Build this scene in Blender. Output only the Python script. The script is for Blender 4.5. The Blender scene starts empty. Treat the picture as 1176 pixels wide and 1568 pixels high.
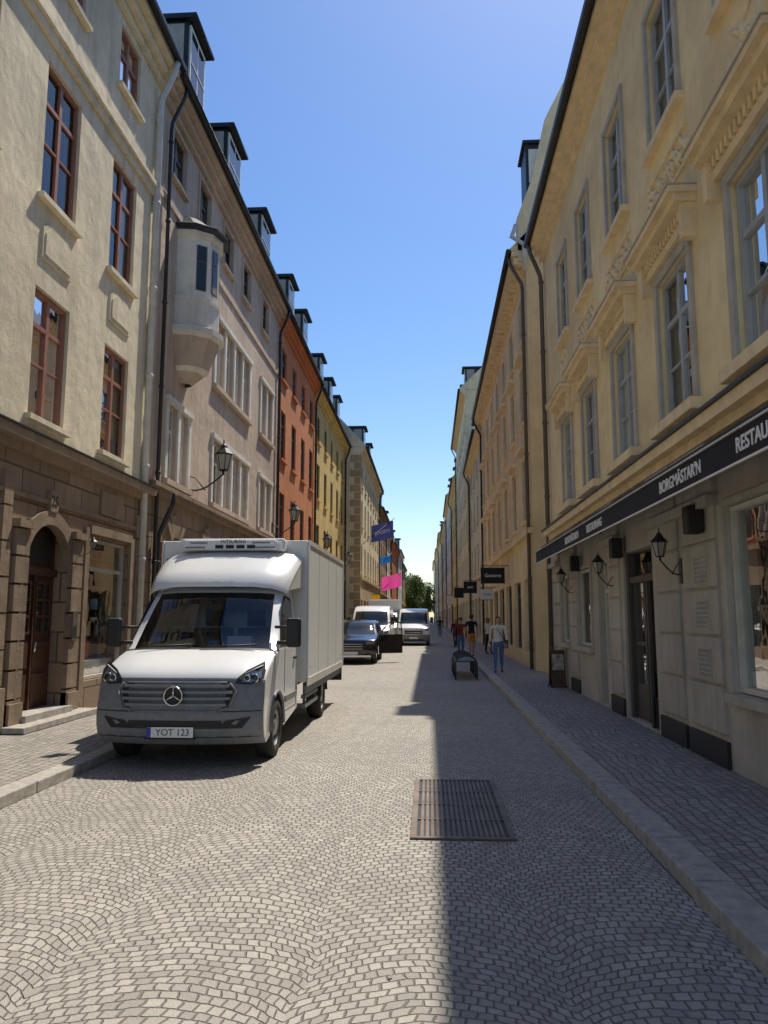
import bpy, bmesh, math, random
from mathutils import Vector, Matrix
random.seed(7)
R=math.radians
scene=bpy.context.scene
SUN=(.22,.57,1.0)

# ---------------------------------------------------------------- materials
def newmat(name):
    m=bpy.data.materials.new(name); m.use_nodes=True
    nt=m.node_tree; nt.nodes.clear()
    o=nt.nodes.new('ShaderNodeOutputMaterial'); b=nt.nodes.new('ShaderNodeBsdfPrincipled')
    nt.links.new(b.outputs[0],o.inputs[0]); return m,nt,b,o
def N(nt,t,**kw):
    n=nt.nodes.new(t)
    for k,v in kw.items(): setattr(n,k,v)
    return n
def mix(nt,fac,a,b,mode='MIX'):
    n=N(nt,'ShaderNodeMix',data_type='RGBA',blend_type=mode)
    for s,val in ((n.inputs[0],fac),(n.inputs[6],a),(n.inputs[7],b)):
        if hasattr(val,'is_linked') or hasattr(val,'links'): nt.links.new(val,s)
        elif isinstance(val,(int,float)): s.default_value=val
        else: s.default_value=(*val[:3],1)
    return n.outputs[2]
def M(nt,op,a,b=None,c=None):
    n=N(nt,'ShaderNodeMath',operation=op)
    for i,v in enumerate((a,b,c)):
        if v is None: continue
        if isinstance(v,(int,float)): n.inputs[i].default_value=v
        else: nt.links.new(v,n.inputs[i])
    return n.outputs[0]
def ramp(nt,fac,a,b):
    n=N(nt,'ShaderNodeMapRange'); nt.links.new(fac,n.inputs[0])
    n.inputs[1].default_value=a; n.inputs[2].default_value=b; return n.outputs[0]
def noise(nt,vec,scale,detail=4,rough=.55):
    n=N(nt,'ShaderNodeTexNoise'); n.inputs['Scale'].default_value=scale
    n.inputs['Detail'].default_value=detail; n.inputs['Roughness'].default_value=rough
    nt.links.new(vec,n.inputs['Vector']); return n.outputs[0]
def mapping(nt,vec,sc):
    n=N(nt,'ShaderNodeMapping'); n.inputs['Scale'].default_value=sc
    nt.links.new(vec,n.inputs['Vector']); return n.outputs[0]
def bump(nt,b,h,strength,dist=.01):
    n=N(nt,'ShaderNodeBump'); n.inputs['Strength'].default_value=strength; n.inputs['Distance'].default_value=dist
    nt.links.new(h,n.inputs['Height']); nt.links.new(n.outputs[0],b.inputs['Normal'])
def plain(name,col,rough=.6,var=.12,metal=0,bs=0,scale=4,coat=0):
    m,nt,b,o=newmat(name); tc=N(nt,'ShaderNodeTexCoord').outputs['Object']
    n=noise(nt,tc,scale,5)
    lo=tuple(c*(1-var) for c in col); hi=tuple(min(1,c*(1+var)) for c in col)
    nt.links.new(mix(nt,ramp(nt,n,.3,.7),lo,hi),b.inputs['Base Color'])
    b.inputs['Roughness'].default_value=rough; b.inputs['Metallic'].default_value=metal
    b.inputs['Coat Weight'].default_value=coat
    if bs: bump(nt,b,noise(nt,tc,scale*12,4),bs,.01)
    return m
def carpaint(name,col,rough=.28,coat=.5,dirt=(.38,.34,.29)):
    m,nt,b,o=newmat(name); tc=N(nt,'ShaderNodeTexCoord').outputs['Object']
    s=N(nt,'ShaderNodeSeparateXYZ'); nt.links.new(tc,s.inputs[0])
    g=N(nt,'ShaderNodeMapRange'); nt.links.new(s.outputs[2],g.inputs[0]); g.inputs[1].default_value=1.1; g.inputs[2].default_value=.3
    n=noise(nt,mapping(nt,tc,(3,3,1.2)),2.5,6,.65)
    f=M(nt,'ADD',M(nt,'MULTIPLY',M(nt,'MULTIPLY',g.outputs[0],n),.6),M(nt,'MULTIPLY',ramp(nt,n,.55,.85),.08))
    nt.links.new(mix(nt,f,col,dirt),b.inputs['Base Color']); b.inputs['Roughness'].default_value=rough; b.inputs['Coat Weight'].default_value=coat; b.inputs['Coat Roughness'].default_value=.08
    return m
def cloth(name,col):
    m,nt,b,o=newmat(name); t=N(nt,'ShaderNodeBsdfTranslucent'); t.inputs[0].default_value=(*col,1)
    tc=N(nt,'ShaderNodeTexCoord').outputs['Object']; n=noise(nt,tc,3,3)
    nt.links.new(mix(nt,n,tuple(c*.85 for c in col),col),b.inputs['Base Color']); b.inputs['Roughness'].default_value=.8
    mx=N(nt,'ShaderNodeMixShader'); mx.inputs[0].default_value=.55; nt.links.new(b.outputs[0],mx.inputs[1]); nt.links.new(t.outputs[0],mx.inputs[2]); nt.links.new(mx.outputs[0],o.inputs[0]); return m
def stucco(name,col,dirt=.35,stain=(.22,.18,.13),bs=.5):
    m,nt,b,o=newmat(name); tc=N(nt,'ShaderNodeTexCoord').outputs['Object']
    big=noise(nt,tc,.55,6,.62); med=noise(nt,tc,3.2,6,.6)
    st=noise(nt,mapping(nt,tc,(2.6,2.6,.15)),1.6,6,.68)
    lo=tuple(c*.78 for c in col); hi=tuple(min(1,c*1.10) for c in col)
    c=mix(nt,ramp(nt,big,.32,.68),lo,hi)
    c=mix(nt,M(nt,'MULTIPLY',ramp(nt,med,.46,.72),.34),c,tuple(x*.62 for x in col))
    c=mix(nt,M(nt,'MULTIPLY',ramp(nt,st,.48,.74),dirt),c,stain)
    nt.links.new(c,b.inputs['Base Color']); b.inputs['Roughness'].default_value=.9
    h=M(nt,'ADD',M(nt,'MULTIPLY',noise(nt,tc,2.5,3),1.8),M(nt,'MULTIPLY',noise(nt,tc,45,5,.7),.5))
    bump(nt,b,h,bs,.022); return m
def blocks(name,col,bw=.9,bh=.42,dirt=.3,mort=.018):
    m,nt,b,o=newmat(name); tc=N(nt,'ShaderNodeTexCoord').outputs['Object']
    s=N(nt,'ShaderNodeSeparateXYZ'); nt.links.new(tc,s.inputs[0])
    cb=N(nt,'ShaderNodeCombineXYZ'); nt.links.new(M(nt,'ADD',s.outputs[1],s.outputs[0]),cb.inputs[0]); nt.links.new(s.outputs[2],cb.inputs[1])
    br=N(nt,'ShaderNodeTexBrick'); nt.links.new(cb.outputs[0],br.inputs['Vector'])
    br.inputs['Scale'].default_value=1; br.inputs['Brick Width'].default_value=bw; br.inputs['Row Height'].default_value=bh
    br.inputs['Mortar Size'].default_value=mort; br.inputs['Mortar Smooth'].default_value=.4
    br.inputs['Color1'].default_value=(*[c*.82 for c in col],1); br.inputs['Color2'].default_value=(*[c*1.15 for c in col],1)
    br.inputs['Mortar'].default_value=(*[c*.45 for c in col],1)
    st=noise(nt,mapping(nt,tc,(1.5,1.5,.3)),1.8,6,.65)
    c=mix(nt,M(nt,'MULTIPLY',ramp(nt,st,.45,.75),dirt),br.outputs[0],tuple(x*.4 for x in col))
    nt.links.new(c,b.inputs['Base Color']); b.inputs['Roughness'].default_value=.88
    h=M(nt,'SUBTRACT',M(nt,'MULTIPLY',noise(nt,tc,25,5),.5),M(nt,'MULTIPLY',br.outputs['Fac'],1.0))
    bump(nt,b,h,.7,.025); return m
def setts(name,fan=True,c1=(.52,.475,.41),c2=(.35,.322,.28),mor=(.21,.19,.16),bw=.078,bh=.072,mo=.0085):
    m,nt,b,o=newmat(name); tc=N(nt,'ShaderNodeTexCoord').outputs['Object']
    def jit(sc,amp):
        nz=N(nt,'ShaderNodeTexNoise'); nz.inputs['Scale'].default_value=sc; nz.inputs['Detail'].default_value=2; nt.links.new(tc,nz.inputs['Vector'])
        v1=N(nt,'ShaderNodeVectorMath',operation='SUBTRACT'); nt.links.new(nz.outputs[1],v1.inputs[0]); v1.inputs[1].default_value=(.5,.5,.5)
        v2=N(nt,'ShaderNodeVectorMath',operation='SCALE'); nt.links.new(v1.outputs[0],v2.inputs[0]); v2.inputs['Scale'].default_value=amp; return v2.outputs[0]
    def add(a,b_):
        n=N(nt,'ShaderNodeVectorMath',operation='ADD'); nt.links.new(a,n.inputs[0]); nt.links.new(b_,n.inputs[1]); return n.outputs[0]
    vb=add(tc,add(jit(1.1,.30),jit(11,.032)))
    s=N(nt,'ShaderNodeSeparateXYZ'); nt.links.new(vb,s.inputs[0])
    x,y=s.outputs[0],s.outputs[1]
    if fan:
        Pp,Rr=1.25,.90
        w=M(nt,'WRAP',x,Pp/2,-Pp/2)
        v=M(nt,'SUBTRACT',y,M(nt,'SQRT',M(nt,'SUBTRACT',Rr*Rr,M(nt,'MULTIPLY',w,w))))
        u=M(nt,'MULTIPLY',M(nt,'ARCSINE',M(nt,'DIVIDE',w,Rr)),Rr)
    else: u,v=y,x
    cb=N(nt,'ShaderNodeCombineXYZ'); nt.links.new(u,cb.inputs[0]); nt.links.new(v,cb.inputs[1])
    br=N(nt,'ShaderNodeTexBrick'); nt.links.new(cb.outputs[0],br.inputs['Vector'])
    br.inputs['Scale'].default_value=1; br.inputs['Brick Width'].default_value=bw; br.inputs['Row Height'].default_value=bh
    br.inputs['Mortar Size'].default_value=mo; br.inputs['Mortar Smooth'].default_value=.9
    br.inputs['Color1'].default_value=(*c1,1); br.inputs['Color2'].default_value=(*c2,1); br.inputs['Mortar'].default_value=(*mor,1)
    big=noise(nt,tc,.35,5,.6)
    c=mix(nt,M(nt,'MULTIPLY',ramp(nt,big,.42,.72),.34),br.outputs[0],tuple(q*.62 for q in c2))
    mid=noise(nt,tc,5,4,.6); c=mix(nt,M(nt,'MULTIPLY',ramp(nt,mid,.45,.7),.25),c,tuple(q*.6 for q in c1))
    fine=noise(nt,tc,70,4,.7)
    c=mix(nt,M(nt,'MULTIPLY',ramp(nt,fine,.5,.8),.4),c,tuple(q*.5 for q in c2))
    nt.links.new(c,b.inputs['Base Color']); b.inputs['Roughness'].default_value=.72
    h=M(nt,'SUBTRACT',M(nt,'ADD',M(nt,'MULTIPLY',fine,.5),M(nt,'MULTIPLY',mid,.9)),M(nt,'MULTIPLY',br.outputs['Fac'],.9))
    bump(nt,b,h,.85,.018); return m
def glassmat(name,tint=.75,boost=1.0):
    m=bpy.data.materials.new(name); m.use_nodes=True; nt=m.node_tree; nt.nodes.clear()
    o=N(nt,'ShaderNodeOutputMaterial'); g=N(nt,'ShaderNodeBsdfGlossy'); t=N(nt,'ShaderNodeBsdfTransparent'); mx=N(nt,'ShaderNodeMixShader')
    f=N(nt,'ShaderNodeFresnel'); f.inputs[0].default_value=1.55
    tc=N(nt,'ShaderNodeTexCoord').outputs['Object']
    g.inputs['Roughness'].default_value=.015; t.inputs[0].default_value=(tint,tint*1.02,tint,1)
    bp=N(nt,'ShaderNodeBump'); bp.inputs['Strength'].default_value=.12; bp.inputs['Distance'].default_value=.03
    nt.links.new(noise(nt,tc,1.7,2),bp.inputs['Height']); nt.links.new(bp.outputs[0],g.inputs['Normal'])
    nt.links.new(M(nt,'MINIMUM',M(nt,'MULTIPLY',f.outputs[0],boost),1.0),mx.inputs[0])
    nt.links.new(t.outputs[0],mx.inputs[1]); nt.links.new(g.outputs[0],mx.inputs[2]); nt.links.new(mx.outputs[0],o.inputs[0]); return m

MT=dict(
 cream=stucco('cream_stucco',(.82,.71,.50),.5,(.38,.31,.22),.75),
 sand=blocks('brown_sandstone',(.29,.205,.135),1.0,.5,.55),
 sandp=stucco('sandstone_plain',(.31,.22,.145),.6,(.09,.07,.05),.8),
 bpink=stucco('weathered_pink_stucco',(.63,.49,.37),.5,(.29,.23,.17),.75),
 orange=stucco('orange_stucco',(.70,.24,.08),.35),
 yellow=stucco('yellow_stucco',(.82,.58,.19),.3),
 cream2=stucco('pale_yellow_stucco',(.88,.74,.47),.2),
 quoin=stucco('quoin_stone',(.5,.36,.2),.2),
 ochre=stucco('ochre_stucco',(.96,.74,.40),.22,(.55,.41,.22),.45),
 ochre2=stucco('ochre_stucco_b',(.90,.69,.38),.3,(.46,.34,.2)),
 ochretrim=plain('ochre_trim',(.86,.68,.41),.85,.14,bs=.3),
 pale=stucco('pale_stucco',(.82,.73,.58),.2), brown=stucco('brown_stucco',(.38,.25,.15),.3),
 grey=stucco('grey_stucco',(.6,.55,.48),.3), white=stucco('white_stucco',(.84,.80,.70),.25),
 lgrey=stucco('light_grey_ground_floor',(.55,.50,.42),.4,(.2,.18,.15),.45),
 trimgrey=plain('grey_stone_trim',(.48,.44,.37),.85,.15,bs=.3),
 redframe=plain('red_brown_window_paint',(.32,.14,.09),.5),
 cframe=plain('cream_window_paint',(.62,.58,.48),.5),
 wframe=plain('white_window_paint',(.76,.73,.65),.5),
 gframe=plain('grey_window_paint',(.40,.41,.40),.5),
 dframe=plain('dark_window_paint',(.08,.065,.055),.5),
 glass=glassmat('old_window_glass',.9,1.3), sglass=glassmat('shop_glass',.94,.6),
 cglass=glassmat('vehicle_glass',.82,1.1),
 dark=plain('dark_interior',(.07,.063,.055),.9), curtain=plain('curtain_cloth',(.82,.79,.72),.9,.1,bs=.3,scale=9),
 roof=plain('black_sheet_metal_roof',(.03,.032,.036),.45,.25,metal=.3,scale=2),
 metal=plain('black_iron',(.02,.02,.022),.45,.2), pipe=plain('pale_grey_downpipe',(.58,.56,.51),.5,.15), 
 pipeb=plain('brown_downpipe',(.13,.10,.08),.5), 
 granite=plain('granite_kerb',(.42,.385,.335),.8,.25,bs=.7,scale=9), 
 wood=plain('dark_varnished_wood',(.075,.028,.014),.4,.3,scale=6),
 vwhite=carpaint('white_vehicle_paint',(.86,.86,.85)), vbox=carpaint('white_box_panel',(.79,.79,.77),.4,.1),
 vgrey=plain('grey_bumper_plastic',(.20,.21,.225),.55,.12,bs=.15,scale=12), vdark=plain('black_plastic',(.02,.02,.02),.6),
 chrome=plain('chrome',(.7,.7,.7),.15,.02,metal=1), tyre=plain('rubber_tyre',(.035,.033,.03),.85,.25,scale=20),
 rim=plain('steel_rim',(.32,.32,.33),.4,.1,metal=.6), lamp=plain('headlamp_lens',(.30,.32,.35),.1,.1,metal=.5),
 vblack=plain('black_vehicle_paint',(.012,.013,.016),.2,.1,coat=1), plate=plain('plate_white',(.8,.8,.78),.4,.02), euro=plain('plate_blue',(.01,.05,.4),.4,.02),
 awning=plain('black_awning_fabric',(.016,.016,.018),.85,.2), textw=plain('white_lettering',(.88,.86,.8),.6,.02), textb=plain('black_lettering',(.02,.02,.02),.6,.02),
 lglass=plain('lantern_glass',(.35,.33,.27),.2,.1), iron=plain('cast_iron_grate',(.18,.135,.10),.6,.35,metal=.2,bs=.3),
 banner=cloth('blue_banner_cloth',(.04,.05,.17)), pink=cloth('pink_banner_cloth',(.95,.10,.45)),
 flagblue=cloth('flag_blue',(.02,.15,.5)), flagyel=cloth('flag_yellow',(.9,.65,.03)),
 skin=plain('skin',(.5,.3,.2),.6,.05), hairb=plain('brown_hair',(.06,.035,.02),.7), hairl=plain('fair_hair',(.3,.2,.1),.7),
 denim=plain('blue_denim',(.09,.17,.33),.9), black=plain('black_cloth',(.015,.015,.018),.9), lcloth=plain('light_cloth',(.7,.67,.6),.9), ocloth=plain('orange_cloth',(.6,.24,.07),.9), rcloth=plain('dark_red_cloth',(.2,.04,.04),.9),
 goods=plain('display_goods',(.35,.3,.25),.8,.7,scale=7), cyan=plain('pale_blue_window_film',(.25,.45,.6),.5), gred=plain('red_goods',(.75,.06,.04),.7), gyel=plain('yellow_goods',(.85,.6,.1),.7), gwhite=plain('white_goods',(.88,.87,.83),.7),
 bark=plain('bark',(.08,.06,.045),.9,.3,bs=.5), cgl=plain('dark_vehicle_glass',(.02,.025,.028),.05,.1),
 leafa=plain('leaf_green',(.11,.18,.03),.7,.3), leafb=plain('leaf_dark_green',(.06,.10,.02),.7,.3),
)
MT['road']=setts('cobblestone_road'); 
MT['walk']=setts('sett_pavement',False,(.44,.40,.345),(.29,.265,.23),(.17,.15,.125),.12,.10,.011)
MT['ground']=setts('sett_ground',False,(.32,.30,.27),(.24,.22,.2))

# ---------------------------------------------------------------- mesh builder
class MB:
    def __init__(s,name): s.name=name; s.v=[]; s.f=[]; s.m=[]; s.mats=[]; s.sm=[]
    def mi(s,m):
        if m not in s.mats: s.mats.append(m)
        return s.mats.index(m)
    def face(s,pts,m,sm=False):
        i=len(s.v); s.v+= [tuple(p) for p in pts]; s.f.append(tuple(range(i,i+len(pts)))); s.m.append(s.mi(m)); s.sm.append(sm)
    def mesh(s,vs,fs,m,sm=False):
        i=len(s.v); s.v+=[tuple(p) for p in vs]; k=s.mi(m)
        for f in fs: s.f.append(tuple(i+j for j in f)); s.m.append(k); s.sm.append(sm)
    def box(s,x0,x1,y0,y1,z0,z1,m):
        x0,x1=min(x0,x1),max(x0,x1); y0,y1=min(y0,y1),max(y0,y1); z0,z1=min(z0,z1),max(z0,z1)
        vs=[(x0,y0,z0),(x1,y0,z0),(x1,y1,z0),(x0,y1,z0),(x0,y0,z1),(x1,y0,z1),(x1,y1,z1),(x0,y1,z1)]
        s.mesh(vs,[(0,3,2,1),(4,5,6,7),(0,1,5,4),(1,2,6,5),(2,3,7,6),(3,0,4,7)],m)
    def tube(s,pts,r,m,n=8,r2=None):
        pts=[Vector(p) for p in pts]; rings=[]
        for i,p in enumerate(pts):
            d=(pts[min(i+1,len(pts)-1)]-pts[max(i-1,0)]).normalized()
            a=Vector((0,0,1)) if abs(d.z)<.9 else Vector((1,0,0)); u=d.cross(a).normalized(); w=d.cross(u)
            rr=r if r2 is None else r+(r2-r)*i/(len(pts)-1)
            rings.append([p+(u*math.cos(k*2*math.pi/n)+w*math.sin(k*2*math.pi/n))*rr for k in range(n)])
        vs=[q for rg in rings for q in rg]; fs=[]
        for i in range(len(rings)-1):
            for k in range(n): fs.append((i*n+k,i*n+(k+1)%n,(i+1)*n+(k+1)%n,(i+1)*n+k))
        fs.append(tuple(range(n))); fs.append(tuple(len(vs)-n+k for k in range(n)))
        s.mesh(vs,fs,m,True)
    def lathe(s,c,axis,prof,m,n=20,sm=True):
        c=Vector(c); a=Vector(axis).normalized(); t=Vector((0,0,1)) if abs(a.z)<.9 else Vector((1,0,0)); u=a.cross(t).normalized(); w=a.cross(u)
        vs=[];fs=[]
        for (r,o) in prof:
            for k in range(n): vs.append(c+a*o+(u*math.cos(k*2*math.pi/n)+w*math.sin(k*2*math.pi/n))*r)
        for i in range(len(prof)-1):
            for k in range(n): fs.append((i*n+k,i*n+(k+1)%n,(i+1)*n+(k+1)%n,(i+1)*n+k))
        s.mesh(vs,fs,m,sm)
    def build(s,parent=None,bevel=0,merge=False):
        if not s.v: return None
        me=bpy.data.meshes.new(s.name); me.from_pydata(s.v,[],s.f)
        for m in s.mats: me.materials.append(MT[m])
        me.polygons.foreach_set('material_index',s.m); me.polygons.foreach_set('use_smooth',s.sm)
        bm=bmesh.new(); bm.from_mesh(me)
        if merge: bmesh.ops.remove_doubles(bm,verts=bm.verts,dist=.0005)
        bmesh.ops.recalc_face_normals(bm,faces=bm.faces); bm.to_mesh(me); bm.free(); me.update()
        o=bpy.data.objects.new(s.name,me); scene.collection.objects.link(o)
        if parent: o.parent=parent
        if bevel:
            b=o.modifiers.new('bevel','BEVEL'); b.width=bevel; b.segments=2; b.limit_method='ANGLE'; b.angle_limit=R(38)
        return o
def empty(name,loc=(0,0,0),rot=0):
    e=bpy.data.objects.new(name,None); scene.collection.objects.link(e); e.location=loc; e.rotation_euler=(0,0,rot); e.empty_display_size=.2; return e
def text(s,size,mat_,M4,parent,name='lettering',ex=.004,off=0,space=1):
    cu=bpy.data.curves.new(name,'FONT'); cu.body=s; cu.size=size; cu.extrude=ex; cu.offset=off; cu.space_character=space; cu.align_x='CENTER'; cu.align_y='CENTER'
    cu.materials.append(MT[mat_]); o=bpy.data.objects.new(name,cu); scene.collection.objects.link(o); o.parent=parent; o.matrix_basis=M4; return o
def basis(loc,xa,ya):
    x=Vector(xa).normalized(); y=Vector(ya).normalized(); z=x.cross(y)
    m=Matrix((x,y,z)).transposed().to_4x4(); m.translation=Vector(loc); return m

# ---------------------------------------------------------------- buildings
class Bld:
    def __init__(s,name,side,xw,y0,y1,h,wall,depth=9,ov=.45,eave=True,rise=2.6,zbase=0):
        s.e=empty(name); s.side=side; s.xw=xw; s.y0=y0+.01; s.y1=y1-.01; s.h=h; s.wall=wall; s.ops=[]; s.depth=depth; s.ov=ov; s.rise=rise
        s.W=MB('walls'); s.F=MB('window_frames'); s.G=MB('window_glass'); s.T=MB('trim'); s.Rf=MB('roof'); s.zsplit=None; s.low=None; s.eave=eave
    def X(s,w): return s.xw+s.side*w
    def bx(s,mb,y0,y1,z0,z1,w0,w1,m): mb.box(s.X(w0),s.X(w1),y0,y1,z0,z1,m)
    def win(s,y0,y1,z0,z1,cols=2,rows=(.5,),fm='cframe',dep=.16,cur=True,fw=.07,sur=None,sill=None,film=False,sw=.12,gm='glass'):
        s.ops.append((y0,y1,z0,z1)); d=-dep
        F=s.F; bx=s.bx
        a=.012
        bx(F,y0+a,y0+fw,z0+a,z1-a,d,d+.07,fm); bx(F,y1-fw,y1-a,z0+a,z1-a,d,d+.07,fm)
        bx(F,y0+fw,y1-fw,z0+a,z0+fw,d,d+.07,fm); bx(F,y0+fw,y1-fw,z1-fw,z1-a,d,d+.07,fm)
        for c in range(1,cols):
            yc=y0+(y1-y0)*c/cols; bx(F,yc-.045,yc+.045,z0+fw,z1-fw,d,d+.06,fm)
        for k,r in enumerate(rows):
            zc=z0+(z1-z0)*r; t=.035 if (len(rows)==1 or k==len(rows)-1) else .016
            bx(F,y0+fw,y1-fw,zc-t,zc+t,d+.004,d+.056,fm)
        for c in range(cols):
            a0=y0+.02+(y1-y0-.04)*c/cols; a1=y0+.02+(y1-y0-.04)*(c+1)/cols; j=random.uniform(-.008,.008); j2=random.uniform(-.006,.006)
            s.G.face([(s.X(d+.02+j),a0,z0+.02),(s.X(d+.02-j),a1,z0+.02),(s.X(d+.02-j+j2),a1,z1-.02),(s.X(d+.02+j+j2),a0,z1-.02)],gm)
        if cur and random.random()<.88:
            k=random.uniform(.22,.42)*(y1-y0); w=d-.08
            for (p,q) in ((y0,y0+k),(y1-k,y1)):
                nn=5
                for j in range(nn):
                    pa=p+(q-p)*j/nn; pb=p+(q-p)*(j+1)/nn; wa=w+.03*(j%2); wb=w+.03*((j+1)%2)
                    s.F.face([(s.X(wa),pa,z0),(s.X(wb),pb,z0),(s.X(wb),pb,z1),(s.X(wa),pa,z1)],'curtain')
        if cur and random.random()<.3:
            zz=z1-random.uniform(.25,.7)*(z1-z0); s.F.face([(s.X(d-.13),y0,zz),(s.X(d-.13),y1,zz),(s.X(d-.13),y1,z1),(s.X(d-.13),y0,z1)],'curtain')
        if film: s.F.face([(s.X(d-.04),y0+.03,z0+.03),(s.X(d-.04),y1-.03,z0+.03),(s.X(d-.04),y1-.03,z0+.42),(s.X(d-.04),y0+.03,z0+.42)],'cyan')
        if sur:
            q=sw
            bx(s.T,y0-q,y0,z0-.002,z1+q,0,.045,sur); bx(s.T,y1,y1+q,z0-.002,z1+q,0,.045,sur); bx(s.T,y0,y1,z1,z1+q,0,.042,sur)
        if sill: bx(s.T,y0-.1,y1+.1,z0-.09,z0-.004,-.1,.11,sill)
    def opening(s,y0,y1,z0,z1): s.ops.append((y0,y1,z0,z1))
    def finish(s,gutter=True,corn=None,dorm=(),dmat='roof'):
        W=s.W; ys={s.y0,s.y1}; zs={0,s.h}
        if s.zsplit: zs.add(s.zsplit)
        for o in s.ops: ys|={o[0],o[1]}; zs|={o[2],o[3]}
        ys=sorted(y for y in ys if s.y0<=y<=s.y1); zs=sorted(zs)
        for i in range(len(ys)-1):
            for j in range(len(zs)-1):
                yc=(ys[i]+ys[i+1])/2; zc=(zs[j]+zs[j+1])/2
                if any(o[0]<yc<o[1] and o[2]<zc<o[3] for o in s.ops): continue
                m=s.low if (s.zsplit and zc<s.zsplit) else s.wall
                x=s.X(0); W.face([(x,ys[i],zs[j]),(x,ys[i+1],zs[j]),(x,ys[i+1],zs[j+1]),(x,ys[i],zs[j+1])],m)
        for o in s.ops:
            y0,y1,z0,z1=o; a,b=s.X(0),s.X(-.3); m=s.low if (s.zsplit and (z0+z1)/2<s.zsplit) else s.wall
            W.face([(a,y0,z0),(b,y0,z0),(b,y0,z1),(a,y0,z1)],m); W.face([(a,y1,z0),(b,y1,z0),(b,y1,z1),(a,y1,z1)],m)
            W.face([(a,y0,z0),(b,y0,z0),(b,y1,z0),(a,y1,z0)],m); W.face([(a,y0,z1),(b,y0,z1),(b,y1,z1),(a,y1,z1)],m)
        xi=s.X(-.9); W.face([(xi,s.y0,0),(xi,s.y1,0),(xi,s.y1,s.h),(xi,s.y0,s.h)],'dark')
        a,b=s.X(0),s.X(-s.depth)
        for y in (s.y0,s.y1): W.face([(a,y,0),(b,y,0),(b,y,s.h),(a,y,s.h)],s.wall)
        W.face([(b,s.y0,0),(b,s.y1,0),(b,s.y1,s.h),(b,s.y0,s.h)],s.wall)
        h=s.h; D=s.depth
        pr=[(s.ov,h+.02),(s.ov,h+.10),(-1.7,h+s.rise),(-D/2,h+s.rise+1.2),(-D-.2,h+.02)]
        A=[(s.X(w),s.y0,z) for w,z in pr]; Bp=[(s.X(w),s.y1,z) for w,z in pr]; n=len(pr)
        for i in range(n): s.Rf.face([A[i],A[(i+1)%n],Bp[(i+1)%n],Bp[i]],'roof')
        s.W.face(A,s.wall); s.W.face(Bp,s.wall)
        if s.eave:
            c=corn or s.wall
            s.bx(s.T,s.y0,s.y1,h-.5,h-.32,0,.10,c); s.bx(s.T,s.y0,s.y1,h-.32,h-.14,0,.24,c); s.bx(s.T,s.y0,s.y1,h-.14,h+.015,0,s.ov-.06,c)
            if gutter: s.Rf.tube([(s.X(s.ov+.04),s.y0,h+.03),(s.X(s.ov+.04),s.y1,h+.03)],.085,'roof')
        for (yc,wd,zb,zt) in dorm:
            y0,y1=yc-wd/2,yc+wd/2; f=-.12
            s.bx(s.Rf,y0,y1,zb-.7,zt,f,-3.0,dmat); 
            s.bx(s.Rf,y0-.12,y1+.12,zt+.003,zt+.14,f+.22,-3.2,'roof')
            s.Rf.tube([(s.X(f+.2),y0-.14,zt+.07),(s.X(f+.2),y1+.14,zt+.07)],.06,'roof')
            s.bx(s.Rf,y0-.004,y0-.03,zb+.05,zt-.1,f-.12,f-.75,'trimgrey')
            s.bx(s.F,y0+.06,y1-.06,zb-.1,zt-.08,f,f+.05,'wframe')
            for (p,q) in ((y0+.14,yc-.04),(yc+.04,y1-.14)): s.G.face([(s.X(f+.054),p,zb),(s.X(f+.054),q,zb),(s.X(f+.054),q,zt-.2),(s.X(f+.054),p,zt-.2)],'cgl')
            s.bx(s.F,y0+.14,y1-.14,(zb+zt)/2,(zb+zt)/2+.04,f+.056,f+.07,'wframe')
        for mb in (s.W,s.F,s.G,s.T,s.Rf): mb.build(s.e)
    def downpipe(s,y,zt,zb=.15,m='pipe',r=.06,name='downpipe'):
        p=MB(name)
        p.tube([(s.X(.1),y,zb),(s.X(.1),y,zt-1.1),(s.X(.12),y,zt-.9),(s.X(s.ov-.05),y,zt-.25),(s.X(s.ov),y,zt)],r,m,10)
        z=zb+.8
        while z<zt-1: p.lathe((s.X(.1),y,z),(0,0,1),[(r+.002,-.04),(r+.016,-.03),(r+.016,.03),(r+.002,.04)],m,10); z+=2.0
        p.build(s.e)
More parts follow.
